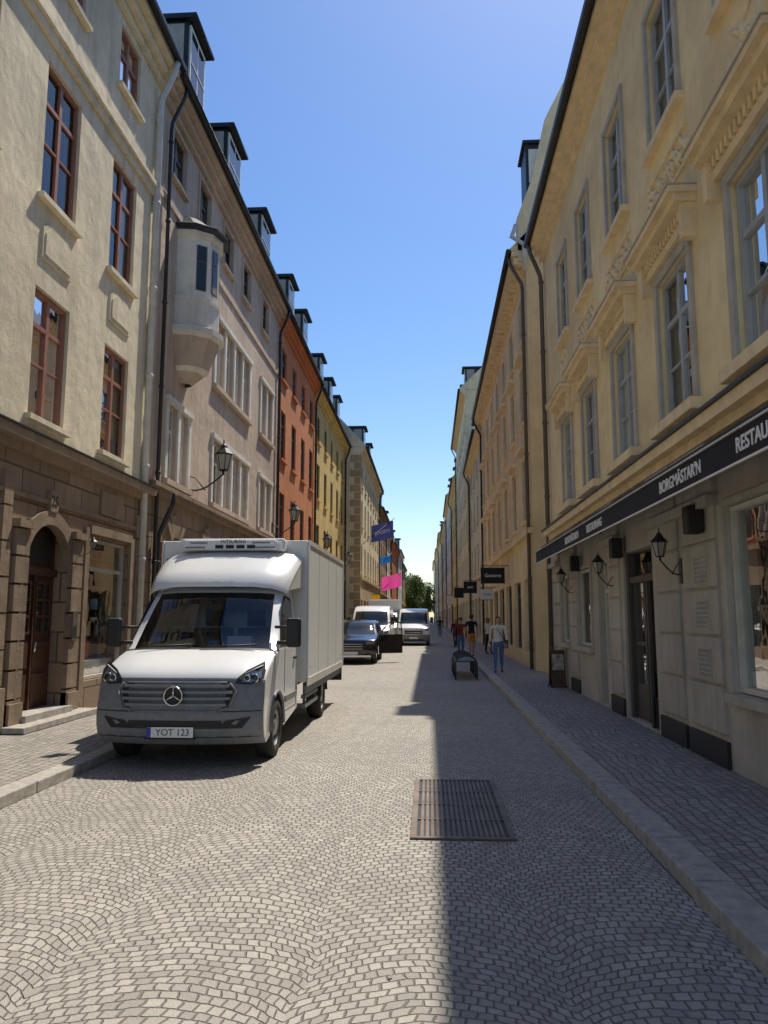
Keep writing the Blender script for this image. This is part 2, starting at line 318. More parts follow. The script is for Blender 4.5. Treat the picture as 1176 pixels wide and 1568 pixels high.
def lantern(parent,x,y,z,sc=1.0,wallx=None,side=1,name='lantern'):
    b=MB(name); s=sc
    def ring(r,zz,n=6): return [(x+r*s*math.cos(k*2*math.pi/n),y+r*s*math.sin(k*2*math.pi/n),z+zz*s) for k in range(n)]
    def loft(r0,r1,m):
        n=len(r0)
        b.mesh(r0+r1,[(k,(k+1)%n,n+(k+1)%n,n+k) for k in range(n)],m)
    a=ring(.10,-.25); c=ring(.19,.12); loft(a,c,'lglass'); b.face(a,'metal')
    for k in range(6): b.tube([a[k],c[k]],.012*s,'metal',5)
    for k in range(6): b.tube([c[k],c[(k+1)%6]],.018*s,'metal',5); b.tube([a[k],a[(k+1)%6]],.015*s,'metal',5)
    d=ring(.24,.13); e_=ring(.10,.27); f_=ring(.07,.34); g=ring(.02,.38)
    loft(c,d,'metal'); loft(d,e_,'metal'); loft(e_,f_,'metal'); loft(f_,g,'metal'); b.tube([(x,y,z+.36*s),(x,y,z+.48*s)],.018*s,'metal',6)
    b.tube([(x,y,z-.25*s),(x,y,z-.36*s)],.03*s,'metal',6)
    if wallx is not None:
        L=(wallx-x)
        pts=[(x,y,z-.34*s)]+[(x+L*t,y,z-.34*s-.38*s*math.sin(t*math.pi*.62)) for t in (.15,.3,.45,.6,.75,.9,1)]
        b.tube(pts,.02*s,'metal',6); b.tube([(x+L*.5,y,z-.72*s),(x+L*.8,y,z-.42*s),(x+L,y,z-.38*s)],.014*s,'metal',6)
        b.box(wallx,wallx-math.copysign(.03,L),y-.05,y+.05,z-.95*s,z-.3*s,'metal')
    b.build(parent)

# ---- left A : cream townhouse
A=Bld('cream_townhouse',1,-6.15,-2,16.2,14.45,'cream'); A.zsplit=4.3; A.low='sand'
for k in range(-4,3):
    yc=11.75+2.6*k if k<1 else 14.36+2.6*(k-1)
    if yc>15.5 or yc<-1: continue
    A.win(yc-.58,yc+.58,4.85,6.95,2,(.42,.72),'redframe',.13,True,.075,film=True,sill='cream')
    A.win(yc-.60,yc+.60,8.45,10.8,2,(.42,.72),'redframe',.13,True,.075,sill='cream')
    A.win(yc-.52,yc+.52,12.4,13.75,2,(.6,),'redframe',.13,True,.07,sill='cream')
    a,b_=yc-.5,yc+.5
    for (w,i) in ((.035,0),(.055,.07)):
        A.T.mesh([(A.X(w),a+i,7.45+i),(A.X(w),b_-i,7.45+i),(A.X(w),b_-i,7.95-i),(A.X(w),yc+.28,8.1-i),(A.X(w),yc-.28,8.1-i),(A.X(w),a+i,7.95-i),
                  (A.X(0),a+i,7.45+i),(A.X(0),b_-i,7.45+i),(A.X(0),b_-i,7.95-i),(A.X(0),yc+.28,8.1-i),(A.X(0),yc-.28,8.1-i),(A.X(0),a+i,7.95-i)],
                 [(0,1,2,3,4,5)]+[(k2,(k2+1)%6,6+(k2+1)%6,6+k2) for k2 in range(6)],'cream')
A.bx(A.T,-2,16.2,11.12,11.3,0,.07,'cream'); A.bx(A.T,-2,16.2,11.3,11.4,0,.13,'cream')
A.bx(A.T,-2,16.2,4.22,4.36,0,.10,'sandp'); A.bx(A.T,-2,16.2,4.36,4.5,0,.24,'sandp'); A.bx(A.T,-2,16.2,4.503,4.53,0,.27,'metal')
A.bx(A.T,-2,16.2,3.55,3.62,0,.05,'sandp')
A.opening(11.35,12.75,.14,3.25)
D=MB('entrance_door'); X=A.X
D.box(X(-.28),X(-.22),11.36,12.74,.3,3.2,'wood')
for (a,b_) in ((11.42,12.03),(12.07,12.68)):
    for (z0,z1) in ((.42,.85),(.95,1.35)): D.box(X(-.22),X(-.19),a+.06,b_-.06,z0,z1,'wood')
    D.box(X(-.22),X(-.205),a+.08,b_-.08,1.5,2.3,'cgl')
    for zz in (1.5,1.76,2.03,2.3): D.box(X(-.205),X(-.18),a+.05,b_-.05,zz-.02,zz+.02,'wood')
    for yy in (a+.08,(a+b_)/2,b_-.08): D.box(X(-.206),X(-.182),yy-.02,yy+.02,1.5,2.3,'wood')
D.box(X(-.22),X(-.16),11.36,12.74,2.42,2.54,'wood'); D.box(X(-.22),X(-.205),11.5,12.6,2.6,3.1,'vdark'); 
D.box(X(-.22),X(-.17),12.03,12.07,.3,2.42,'wood'); D.tube([(X(-.16),12.12,1.2),(X(-.14),12.12,1.35)],.015,'chrome')
D.build(A.e)
for (a,b_) in ((10.95,11.33),(12.77,13.15)):
    z=.14
    while z<3.0: A.bx(A.T,a,b_,z+.015,z+.40,0,.09,'sandp'); z+=.42
    A.bx(A.T,a-.04,b_+.04,3.08,3.2,0,.15,'sandp'); A.bx(A.T,a,b_,.0,.5,.0,.13,'sandp')
n=14
for k in range(n):
    t0=math.pi*k/n; t1=math.pi*(k+1)/n; yc=12.05; zc=2.55
    def q(r,t,w): return (X(w),yc-r*math.cos(t),zc+r*.95*math.sin(t))
    A.T.mesh([q(.72,t0,.06),q(.95,t0,.06),q(.95,t1,.06),q(.72,t1,.06),q(.72,t0,-.1),q(.95,t0,0),q(.95,t1,0),q(.72,t1,-.1)],[(0,1,2,3),(0,3,7,4),(1,5,6,2)],'sandp')
    A.T.face([q(.72,t0,-.1),q(.72,t1,-.1),(X(-.1),yc-.72*math.cos(t1),3.25),(X(-.1),yc-.72*math.cos(t0),3.25)],'sandp')
A.bx(A.T,11.93,12.17,3.44,3.78,0,.08,'sandp'); A.bx(A.T,12.83,13.0,1.35,1.85,.09,.12,'chrome'); A.bx(A.T,12.86,12.97,1.4,1.6,.12,.125,'vdark')
A.bx(A.T,10.8,13.3,.12,.2,0,.45,'granite'); A.bx(A.T,11.3,12.8,.2,.3,-.25,.2,'granite')
text('25',.24,'textb',basis((X(.085),12.05,3.61),(0,1,0),(0,0,1)),A.e)
A.win(13.5,15.35,.62,3.2,1,(.78,),'trimgrey',.14,False,.07,gm='sglass')
A.bx(A.F,13.6,15.25,.7,.95,-.5,-.2,'wframe'); A.F.box(X(-.85),X(-.6),13.8,15.0,.8,2.2,'goods')
for j in range(14):
    yy=random.uniform(13.65,15.0); zz=random.choice([.96,1.4,1.9]); A.bx(A.F,yy,yy+.2,zz,zz+random.uniform(.15,.35),-.42,-.36,random.choice(['gwhite','cyan','goods','gyel','gred']))
A.bx(A.T,13.3,13.47,.14,3.35,0,.06,'sandp'); A.bx(A.T,15.38,15.6,.14,3.35,0,.06,'sandp'); A.bx(A.T,13.47,15.38,3.25,3.4,0,.08,'sandp')
A.bx(A.T,13.9,14.9,3.65,4.1,0,.05,'sandp')
A.win(8.4,10.3,.75,3.2,2,(.78,),'dframe',.18,False,.06); A.win(4.2,6.6,.75,3.2,2,(.78,),'dframe',.18,False,.06)
for y in (10.7,15.75):
    A.bx(A.T,y-.14,y+.14,.14,.75,0,.12,'sandp')
    for z in (.78,1.3,1.82,2.34,2.86,3.38): A.bx(A.T,y-.12,y+.12,z,z+.49,0,.07,'sandp')
A.finish(dorm=[(7,1.2,15.1,16.9)])
A.downpipe(15.85,14.4,m='pipe',r=.075); A.downpipe(16.62,14.35,m='metal',r=.045,name='dark_downpipe'); 
lantern(A.e,X(.35),12.95,3.0,.3,X(0))
# ---- left B
B=Bld('weathered_beige_townhouse',1,-6.15,16.2,30.3,14.35,'bpink'); B.zsplit=4.55; B.low='sand'
def group(bl,y0,y1,z0,z1,n,fm='wframe'):
    w=(y1-y0)/n
    for k in range(n):
        bl.win(y0+k*w+.09,y0+(k+1)*w-.09,z0,z1,1,(.68,),fm,.17,True,.06)
    for k in range(n+1): bl.bx(bl.T,y0+k*w-.085,y0+k*w+.085,z0-.003,z1+.003,0,.05,'white')
    bl.bx(bl.T,y0-.12,y1+.12,z1+.003,z1+.14,0,.10,'white'); bl.bx(bl.T,y0-.12,y1+.12,z0-.14,z0-.003,0,.13,'bpink')
for (a,b_,n) in ((17.3,19.0,2),(21.1,25.4,4),(27.1,29.2,2)):
    group(B,a,b_,4.95,6.8,n)
    if a>20: group(B,a,b_,8.4,10.4,n)
for yc in (17.5,19.7,22.2,24.6,27.6): B.win(yc-.52,yc+.52,12.35,13.6,2,(.6,),'dframe',.15,True,.06,sur='bpink',sill='bpink',sw=.1)
B.bx(B.T,16.2,30.3,4.48,4.62,0,.14,'sandp'); B.bx(B.T,16.2,30.3,4.62,4.72,0,.22,'sandp'); B.bx(B.T,16.2,30.3,11.5,11.62,0,.05,'bpink')
for a in (17.4,20.2,23.0,25.8,28.2):
    B.win(a,a+1.5,.7,3.3,2,(.75,),'dframe',.25,False,.07,sur='sandp',sw=.16)
    for k in range(5): 
        t=(k-2)*.32; yc=a+.75; B.T.mesh([(B.X(w),yc+math.sin(t)*r+math.cos(t)*q,3.2+math.cos(t)*r) for w in (.07,0) for (r,q) in ((.45,-.09),(1.0,-.16),(1.0,.16),(.45,.09))],[(0,1,2,3),(0,4,5,1),(1,5,6,2),(2,6,7,3),(3,7,4,0)],'sandp')
O=MB('oriel_bay'); yc=18.35; OZ=.95
def oring(r,z,d=1.0): 
    pts=[(-.80,0),(-.74,.42),(-.45,.80),(0,.92),(.45,.80),(.74,.42),(.80,0)]
    return [(B.X(p[1]*r*d),yc+p[0]*r,z+OZ) for p in pts]
def oloft(r0,z0,r1,z1,m):
    a=oring(r0,z0); b_=oring(r1,z1); O.mesh(a+b_,[(k,k+1,8+k,7+k) for k in range(6)],m)
for (r0,z0,r1,z1,m) in ((.25,6.55,.55,6.8,'bpink'),(.55,6.8,.7,6.9,'white'),(.7,6.9,.80,7.2,'bpink'),(.8,7.2,.97,7.6,'bpink'),(.97,7.6,1.10,7.68,'white'),(1.10,7.68,1.10,7.82,'white'),(1.10,7.82,.95,7.88,'white'),
    (.95,7.88,.95,8.5,'white'),(.95,8.5,.99,8.52,'white'),(.99,8.52,.99,8.6,'white'),(.99,8.6,.92,8.62,'white'),(.92,8.62,.92,10.15,'white'),(.92,10.15,1.02,10.2,'white'),(1.02,10.2,1.02,10.3,'white'),(1.02,10.3,1.16,10.36,'metal'),(1.16,10.36,1.16,10.42,'metal'),(1.16,10.42,.75,10.62,'roof'),(.75,10.62,.35,10.9,'roof'),(.35,10.9,.05,11.05,'roof')): oloft(r0,z0,r1,z1,m)
a=oring(.93,8.75); c=oring(.93,10.0)
def inset(k,m,s0,s1,t0,t1,off):
    p0,p1,p2,p3=Vector(a[k]),Vector(a[k+1]),Vector(c[k+1]),Vector(c[k]); nn=(p1-p0).cross(p3-p0).normalized()
    cen=Vector((B.X(0),yc,p0.z)); 
    if (p0-cen).dot(nn)<0: nn=-nn
    f=lambda s,t:(p0*(1-s)+p1*s)*(1-t)+(p3*(1-s)+p2*s)*t
    O.mesh([f(s0,t0)+nn*off,f(s1,t0)+nn*off,f(s1,t1)+nn*off,f(s0,t1)+nn*off],[(0,1,2,3)],m)
for k in (1,2,3,4):
    inset(k,'dframe',.20,.80,.03,.97,.006); inset(k,'cgl',.28,.72,.06,.62,.012); inset(k,'cgl',.28,.72,.67,.94,.012)
O.build(B.e)
B.finish(dorm=[(18.9,1.4,15.2,17.5),(23.0,1.6,15.0,17.1),(27.9,1.6,15.0,17.0)])
B.downpipe(30.15,14.3,m='metal'); B.downpipe(16.8,4.5,m='metal',r=.05)
for (y) in (19.1,29.6): lantern(B.e,-5.25,y,5.75,1.1,-6.15)

def auto(name,side,xw,y0,y1,h,wall,storeys,bay=2.4,ww=1.1,fm='cframe',low=None,ov=.42,dorm=(),sur=None,dark=False,depth=9,pipe=True,rise=2.4,hood=None,corn=None,gutter=True):
    b=Bld(name,side,xw,y0,y1,h,wall,depth,ov,rise=rise)
    n=max(1,int((y1-y0-.6)/bay)); sp=(y1-y0)/n
    b.zsplit=storeys[0][0]-.5; b.low=low or wall
    for i in range(n):
        yc=y0+sp*(i+.5)
        for (z0,z1) in storeys:
            b.win(yc-ww/2,yc+ww/2,z0,z1,2,(.45,.72) if z1-z0>1.6 else (.6,),fm,.14,True,.07,sur=sur,sill=(sur or wall))
            if hood and z1-z0>1.8: b.bx(b.T,yc-ww/2-.2,yc+ww/2+.2,z1+.22,z1+.36,0,.24,hood)
        b.win(yc-sp*.34,yc+sp*.34,.6,3.0,2,(.8,),'dframe',.2,False,.06)
        b.bx(b.F,yc-sp*.3,yc+sp*.3,.65,1.2,-.6,-.3,'goods')
    b.bx(b.T,y0,y1,b.zsplit-.02,b.zsplit+.14,0,.14,low or wall)
    b.finish(dorm=dorm,corn=corn,gutter=gutter)
    if pipe: b.downpipe(y1-.2,h-.05,m='metal')
    return b
C=auto('orange_townhouse',1,-6.15,30.3,40.5,14.3,'orange',[(4.9,6.9),(8.3,10.4),(11.7,13.1)],2.4,1.1,'dframe',low='brown',dorm=[(33.5,1.4,15.1,17),(37.5,1.4,15.1,17)])
for y in (39.3,): lantern(C.e,-5.25,y,5.6,1.15,-6.15)
Dd=auto('yellow_townhouse',1,-6.15,40.5,55.3,14.15,'yellow',[(4.9,6.8),(8.2,10.2),(11.4,12.9)],2.4,1.1,'dframe',low='brown',dorm=[(43.5,1.4,15,16.8),(48,1.4,15,16.8),(52,1.4,15,16.8)])
lantern(Dd.e,-5.25,50,5.6,1.15,-6.15)
E=auto('quoined_yellow_townhouse',1,-5.0,55.4,76,14.2,'cream2',[(5,7),(8.4,10.4),(11.4,12.9)],2.6,1.1,'dframe',low='quoin',dorm=[(60,1.5,15,16.6),(66,1.5,15,16.6)],depth=10)
z=.2; Q=MB('quoins'); k=0
while z<13.6:
    L=.75 if k%2 else .45
    Q.box(-5.0-L,-4.97,55.38,55.41+L,z+.03,z+.52,'quoin'); z+=.56; k+=1
Q.build(E.e)
lo=[('brown_plaster_townhouse',-5.0,76,88,12.6,'brown'),('pale_townhouse',-5.1,88,101,12.2,'pale'),('rust_townhouse',-4.9,101,116,11.4,'orange'),('white_townhouse',-4.7,116,132,11.8,'white'),('grey_townhouse',-5.0,132,150,11,'grey'),('yellow_corner_house',-5.4,150,172,12,'yellow')]
for nm,x,a,b_,h,w in lo: auto(nm,1,x,a,b_,h,w,[(4.6,6.3),(7.7,9.4)]+([(10.2,11.2)] if h>12 else []),2.8,1.2,'dframe',dorm=[((a+b_)/2,1.5,h+.8,h+2.4)])

# ---- right A : ochre building with restaurant
RA=Bld('ochre_restaurant_building',-1,3.25,-3,20.7,12.1,'ochre',depth=9,ov=.42); RA.zsplit=3.75; RA.low='lgrey'; X=RA.X
bays=[(-.9,.55),(1.3,2.8),(3.95,5.4),(6.5,8.0),(9.15,10.6),(11.85,13.3),(14.6,16.0),(17.1,18.45)]
for i,(a,b_) in enumerate(bays):
    yc=(a+b_)/2
    RA.win(a+.1,b_-.1,4.35,6.35,2,(.36,.68),'gframe',.12,True,.08,sur='trimgrey',sw=.13)
    RA.bx(RA.T,a-.12,b_+.12,4.2,4.34,-.05,.16,'ochretrim')
    RA.win(a+.14,b_-.14,8.35,10.4,2,(.36,.68),'gframe',.12,True,.08,sur='trimgrey',sw=.11); RA.bx(RA.T,a-.05,b_+.05,8.24,8.34,-.05,.12,'ochretrim')
    RA.bx(RA.T,a-.2,b_+.2,6.5,6.62,0,.10,'ochretrim')
    y=a-.12
    while y<b_+.08: RA.bx(RA.T,y,y+.06,6.62,6.74,0,.14,'ochretrim'); y+=.12
    RA.bx(RA.T,a-.26,b_+.26,6.74,6.84,0,.26,'ochretrim'); RA.bx(RA.T,a-.30,b_+.30,6.84,6.92,0,.34,'ochretrim'); RA.bx(RA.T,a-.31,b_+.31,6.923,6.94,0,.36,'trimgrey')
    for yy in (a-.22,b_+.10): RA.bx(RA.T,yy,yy+.12,6.3,6.738,0,.17,'ochretrim')
    if i in (3,7,1):
        RA.T.lathe((X(0),yc,7.62),(-1,0,0),[(.44,0),(.44,.05),(.37,.06),(.34,.02),(.1,.03),(.06,.07),(0.001,.08)],'ochretrim',28)
        for k in range(4):
            t=k*math.pi/2+.4; RA.T.tube([(X(.035),yc+.1*math.cos(t),7.62+.1*math.sin(t)),(X(.05),yc+.28*math.cos(t+.3),7.62+.28*math.sin(t+.3))],.03,'ochretrim',6)
    else:
        for j in range(17):
            yy=a-.05+j*(b_-a+.1)/16; zz=7.62+.09*math.sin(j*1.9)
            RA.T.lathe((X(0),yy,zz),(-1,0,0),[(.07,0),(.06,.03),(.03,.05),(.001,.055)],'ochretrim',8)
            RA.T.tube([(X(.02),yy-.07,zz-.12),(X(.04),yy,zz),(X(.02),yy+.07,zz+.12)],.02,'ochretrim',5)
        RA.bx(RA.T,a-.1,b_+.1,7.36,7.40,0,.04,'ochretrim'); RA.bx(RA.T,a-.1,b_+.1,7.86,7.90,0,.04,'ochretrim')
RA.bx(RA.T,-3,20.7,3.75,3.86,0,.1,'ochretrim'); RA.bx(RA.T,-3,20.7,3.86,4.0,0,.22,'ochretrim'); RA.bx(RA.T,-3,20.7,4.003,4.04,0,.26,'roof')
def shop(a,b_,z0,z1,fm='cframe',goods=True,cols=1):
    RA.win(a,b_,z0,z1,cols,(),fm,.10,False,.07,sur='trimgrey',sw=.07,gm='sglass')
    RA.bx(RA.T,a-.1,b_+.1,z0-.1,z0-.004,-.02,.1,'trimgrey')
    if goods:
        RA.bx(RA.F,a+.02,b_-.02,z0,z0+.06,-.85,-.11,'gwhite'); RA.bx(RA.F,a+.05,b_-.05,z0+.9,z0+.93,-.6,-.3,'wframe')
        for j in range(int((b_-a)*26)):
            yy=random.uniform(a+.1,b_-.25); zz=z0+.07+random.choice([0,.0,.32,.94,.94])+random.uniform(0,.05); w=random.uniform(-.50,-.16)
            RA.bx(RA.F,yy,yy+random.uniform(.08,.2),zz,zz+random.uniform(.14,.36),w,w+.03+random.random()*.02,random.choice(['gwhite','lcloth','cyan','gred','gyel','gwhite','euro','gwhite','goods']))
shop(6.2,8.55,.95,2.95); shop(2.6,4.9,.95,2.95); shop(-1.5,.8,.95,2.95)
shop(15.7,17.0,1.15,2.75,cols=1); shop(18.2,19.2,1.15,2.75)
RA.opening(11.45,13.15,.14,2.8); RA.opening(14.3,15.15,.14,2.75)
DR=MB('restaurant_doors')
for (a,b_) in ((11.46,11.6),(13.0,13.14)): DR.box(X(-.2),X(-.04),a,b_,.14,2.79,'dframe')
DR.box(X(-.2),X(-.06),11.6,13.0,2.3,2.4,'dframe'); DR.face([(X(-.15),11.6,2.4),(X(-.15),13.0,2.4),(X(-.15),13.0,2.79),(X(-.15),11.6,2.79)],'glass')
for (a,b_) in ((12.3,13.0),):
    DR.box(X(-.17),X(-.11),a,a+.1,.15,2.3,'dframe'); DR.box(X(-.17),X(-.11),b_-.1,b_,.15,2.3,'dframe'); DR.box(X(-.17),X(-.11),a+.1,b_-.1,.15,.7,'dframe'); DR.box(X(-.17),X(-.11),a+.1,b_-.1,1.3,1.36,'dframe'); DR.face([(X(-.14),a+.1,.7),(X(-.14),b_-.1,.7),(X(-.14),b_-.1,2.3),(X(-.14),a+.1,2.3)],'glass')
DR.box(X(.02),X(-.62),11.61,11.66,.16,.6,'dframe'); DR.box(X(.0),X(.05),11.61,11.66,.16,2.28,'dframe')
DR.box(X(-.62),X(-.54),11.61,11.66,.6,2.28,'dframe'); DR.face([(X(0),11.635,.6),(X(-.54),11.635,.6),(X(-.54),11.635,2.28),(X(0),11.635,2.28)],'glass')
DR.box(X(-.25),X(-.12),14.31,15.14,.14,.8,'cframe'); DR.box(X(-.25),X(-.12),14.31,14.42,.8,2.74,'cframe'); DR.box(X(-.25),X(-.12),15.03,15.14,.8,2.74,'cframe'); DR.box(X(-.25),X(-.12),14.42,15.03,2.2,2.28,'cframe'); DR.face([(X(-.18),14.42,.8),(X(-.18),15.03,.8),(X(-.18),15.03,2.74),(X(-.18),14.42,2.74)],'sglass')
DR.build(RA.e)
for (a,b_) in ((8.85,10.0),(10.2,11.2),(13.35,14.15),(17.2,18.05),(19.4,20.5),(5.1,6.05),(1.1,2.3)):
    z=.48
    while z<2.85: RA.bx(RA.T,a,b_,z,z+.5,0,.035,'lgrey'); z+=.54
    RA.bx(RA.T,a-.04,b_+.04,.12,.40,0,.045,'roof'); RA.bx(RA.T,a-.08,b_+.08,3.0,3.12,0,.14,'trimgrey'); RA.bx(RA.T,a-.05,b_+.05,3.12,3.7,0,.06,'lgrey')
    RA.bx(RA.T,a-.06,b_+.06,3.62,3.72,0,.12,'trimgrey')
for yy in (9.35,):
    for z in (1.05,1.6,2.13):
        for j in range(9): RA.bx(RA.T,yy-.2+j*.05,yy-.185+j*.05,z,z+.34,.036,.045,'trimgrey')
        for j in range(7): RA.bx(RA.T,yy-.21,yy+.23,z+j*.055,z+.014+j*.055,.0365,.047,'trimgrey')
for y in (6.0,10.1,13.75,17.6): lantern(RA.e,X(.28),y,2.65,.5,X(0))
for y in (9.1,12.9,16.6):
    sp=MB('loudspeaker'); sp.box(X(.05),X(.24),y,y+.2,2.72,3.05,'vdark'); sp.build(RA.e,bevel=.02)
AW=MB('awning'); AW.mesh([(x,y,z) for y in (-2.5,19.5) for (x,z) in ((3.2,3.62),(2.85,3.52),(2.68,3.36),(2.68,3.08),(2.70,3.08),(2.72,3.34),(3.2,3.45))],
   [tuple((i,(i+1)%7,7+(i+1)%7,7+i)) for i in range(7)]+[tuple(range(7)),tuple(range(7,14))],'awning')
AW.box(2.672,2.69,-2.5,19.5,3.07,3.09,'textw'); AW.box(2.66,2.70,-2.5,19.5,3.36,3.375,'wframe')
for y in (-2,2,6,10.3,14.5,19): AW.box(2.8,3.22,y,y+.05,3.30,3.42,'metal')
AW.build(RA.e)
for s_,y in (('RESTAURANG',6.15),("BORGMÄSTAR'N",8.3),('RESTAURANG',12.6),("BORGMÄSTAR'N",14.6),("BORGMÄSTAR'N",3.6)):
    text(s_,.185,'textw',basis((2.674,y,3.22),(0,-1,0),(0,0,1)),RA.e,off=.003)
RA.finish(corn='ochretrim',dorm=[])
RA.downpipe(20.5,12.05,m='pipeb')

# ---- right B.. onward
RB=auto('dentilled_ochre_townhouse',-1,3.25,24.2,46.0,13.7,'ochre2',[(4.9,7.0),(8.2,10.2),(11.0,12.6)],2.7,1.2,'dframe',low='ochre',ov=.52,sur='ochretrim',hood='ochretrim',corn='ochretrim',pipe=False)
DT=MB('eave_dentils'); y=24.3
while y<45.9: DT.box(3.25,2.86,y,y+.2,13.30,13.54,'ochretrim'); y+=.5
DT.build(RB.e)
GB=MB('gable_wall')
GB.mesh([(x,y,z) for y in (24.21,24.6) for (x,z) in ((3.0,13.75),(3.0,14.9),(3.5,16.2),(4.0,18.4),(4.9,20.2),(7.2,20.4),(12,13.8))],[tuple(range(7)),tuple(range(7,14))]+[(i,(i+1)%7,7+(i+1)%7,7+i) for i in range(7)],'cream2')
GB.box(3.35,3.95,24.35,25.6,15.6,17.6,'roof'); GB.box(3.25,4.0,24.25,25.7,17.6,17.7,'roof'); GB.box(3.45,3.85,24.32,24.35,16.2,17.4,'wframe')
GB.tube([(2.95,24.15,14.6),(2.8,24.15,14.2),(3.2,24.12,13.9),(3.2,24.12,13.0)],.08,'pipe'); GB.build(RB.e)
RB.downpipe(24.5,13.6,m='pipeb'); RB.downpipe(45.7,13.6,m='metal')
hi=[('beige_townhouse',3.25,46,60,13.0,'cream'),('tall_cream_building',3.0,60,82,19.8,'cream2'),('ochre_townhouse',3.0,82,100,16.6,'yellow'),('grey_beige_townhouse',2.8,100,122,17.6,'pale'),('plaster_townhouse',2.6,122,150,16.4,'bpink'),('sand_townhouse',2.3,150,185,18,'cream2'),('weathered_townhouse',2.0,185,225,18,'bpink'),('far_townhouse',1.6,225,270,18,'pale')]
for nm,x,a,b_,h,w in hi:
    st=[(4.7,6.6),(7.9,9.8),(11,12.3 if h<14 else 12.8)]
    if h>15: st.append((13.7,15.3))
    if h>19: st.append((16.6,18.2))
    auto(nm,-1,x,a,b_,h,w,st,2.7,1.15,'dframe',dorm=[(a+3,1.5,h+.8,h+2.5),(a+8,1.5,h+.8,h+2.5)],rise=2.2,corn='ochretrim',ov=.5)

# ---------------------------------------------------------------- ground
def sheet(name,x0,x1,y0,y1,z,m):
    b=MB(name); b.face([(x0,y0,z),(x1,y0,z),(x1,y1,z),(x0,y1,z)],m); return b.build()
sheet('ground',-900,900,-900,900,-.01,'ground')
sheet('road',-3.95,1.63,-20,300,0,'road')
pl=MB('pavement_left'); pl.box(-6.15,-4.19,-20,300,-.005,.11,'walk'); pl.build()
pr_=MB('pavement_right'); pr_.box(1.90,3.4,-20,300,-.005,.11,'walk'); pr_.build()
for nm,x0,x1 in (('kerb_left',-4.185,-3.95),('kerb_right',1.63,1.895)):
    kb=MB(nm); y=-20; 
    while y<150:
        L=random.uniform(.9,1.4); j=random.uniform(-.006,.006); kb.box(x0+j,x1+j*.3,y+.006,y+L-.006,-.005,.118+random.uniform(-.004,.004),'granite'); y+=L
    kb.build(bevel=.012)
gr=MB('drain_grate'); g0,g1,h0,h1=-.12,.62,6.45,8.6
gr.box(g0-.05,g1+.05,h0-.05,h1+.05,-.004,.005,'vdark')
for a in (g0-.05,g1): gr.box(a,a+.05,h0-.05,h1+.05,.005,.018,'iron')
for a in (h0-.05,h1): gr.box(g0,g1,a,a+.05,.005,.0175,'iron')
n=17
for k in range(1,n): x=g0+(g1-g0)*k/n; gr.box(x-.013,x+.013,h0,h1,.005,.015,'iron')
for k in range(1,4): y=h0+(h1-h0)*k/4; gr.box(g0,g1,y-.012,y+.012,.005,.0165,'iron')
gr.build()
lt=MB('street_litter')
for k in range(160):
    x=random.choice([random.uniform(-3.9,-3.6),random.uniform(1.3,1.6),random.uniform(-3.5,1.3)]); y=random.uniform(4,20); s=random.uniform(.008,.02); t=random.uniform(0,3.14)
    c,s2=math.cos(t)*s,math.sin(t)*s; lt.mesh([(x-c,y-s2,.006),(x+s2*.6,y-c*.6,.008),(x+c,y+s2,.012),(x-s2*.6,y+c*.6,.008)],[(0,1,2,3)],random.choice(['bark','goods','goods','bark']))
lt.build()

# ---------------------------------------------------------------- vehicles
def shell(mb,prof,W,belt,tumble,body,bowf=.12,bowr=.05,crown=.03,wheels=(),wr=.42,wz=.36,zb=.32,low=None,ymid=2.0,splitz=None,glassm='cglass'):
    T=[-1,-.96,-.88,-.7,-.45,-.2,0,.2,.45,.7,.88,.96,1]; rows=[]
    for (y,z,m) in prof:
        hw=W/2*(1-tumble*max(0,z-belt)); r=[]
        for t in T:
            yy=y+(bowf if y<ymid else -bowr)*abs(t)**3; zz=z-crown*abs(t)**5*(1 if z>.9 else 0)
            r.append(Vector((hw*t,yy,zz)))
        rows.append(r)
    for i in range(len(rows)-1):
        m=prof[i][2]
        for j in range(len(T)-1):
            tc=(T[j]+T[j+1])/2
            mm=m
            if m=='GL': mm=glassm if abs(tc)<.9 else body
            mb.face([rows[i][j],rows[i][j+1],rows[i+1][j+1],rows[i+1][j]],mm,True)
    for sgn,j in ((-1,0),(1,len(T)-1)):
        pts=[(r[j],prof[i][1]) for i,r in enumerate(rows)]
        fi=max(i for i,(y,z,m) in enumerate(prof) if z<=belt+1e-6 and y<ymid)
        ri=min(i for i,(y,z,m) in enumerate(prof) if z<=belt+1e-6 and y>=ymid)
        up=[p for p,_ in pts[fi:ri+1]]
        if len(up)>2: mb.face(up,body)
        lowp=[p for p,_ in pts[:fi+1]]+[p for p,_ in pts[ri:]]
        xx=sgn*W/2; bot=[]
        for yc in sorted(wheels,reverse=True):
            for k in range(13):
                t=R(-5)+R(190)*k/12; bot.append(Vector((xx,yc+wr*math.cos(t),max(zb,wz+wr*math.sin(t)))))
        mb.face(lowp+bot,body)
    return rows
def wheel(mb,x,y,r=.35,w=.22,s=1,rimm='rim'):
    mb.lathe((x,y,r),(s,0,0),[(r*.55,-w/2),(r*.9,-w/2),(r,-w*.35),(r,w*.35),(r*.95,w*.46),(r*.8,w/2),(r*.66,w*.48),(r*.62,w*.40)],'tyre',28)
    mb.lathe((x,y,r),(s,0,0),[(r*.63,w*.42),(r*.60,w*.3),(r*.45,w*.22),(r*.3,w*.30),(r*.24,w*.42),(0.001,w*.44)],rimm,28)
    for k in range(8):
        t=k*math.pi/4; mb.lathe((x+s*w*.235,y+r*.47*math.cos(t),r+r*.47*math.sin(t)),(s,0,0),[(.001,.018),(.028,.017),(.03,0)],'vdark',8)
    mb.lathe((x,y,r),(s,0,0),[(.001,0),(r*.62,0)],'vdark',20)

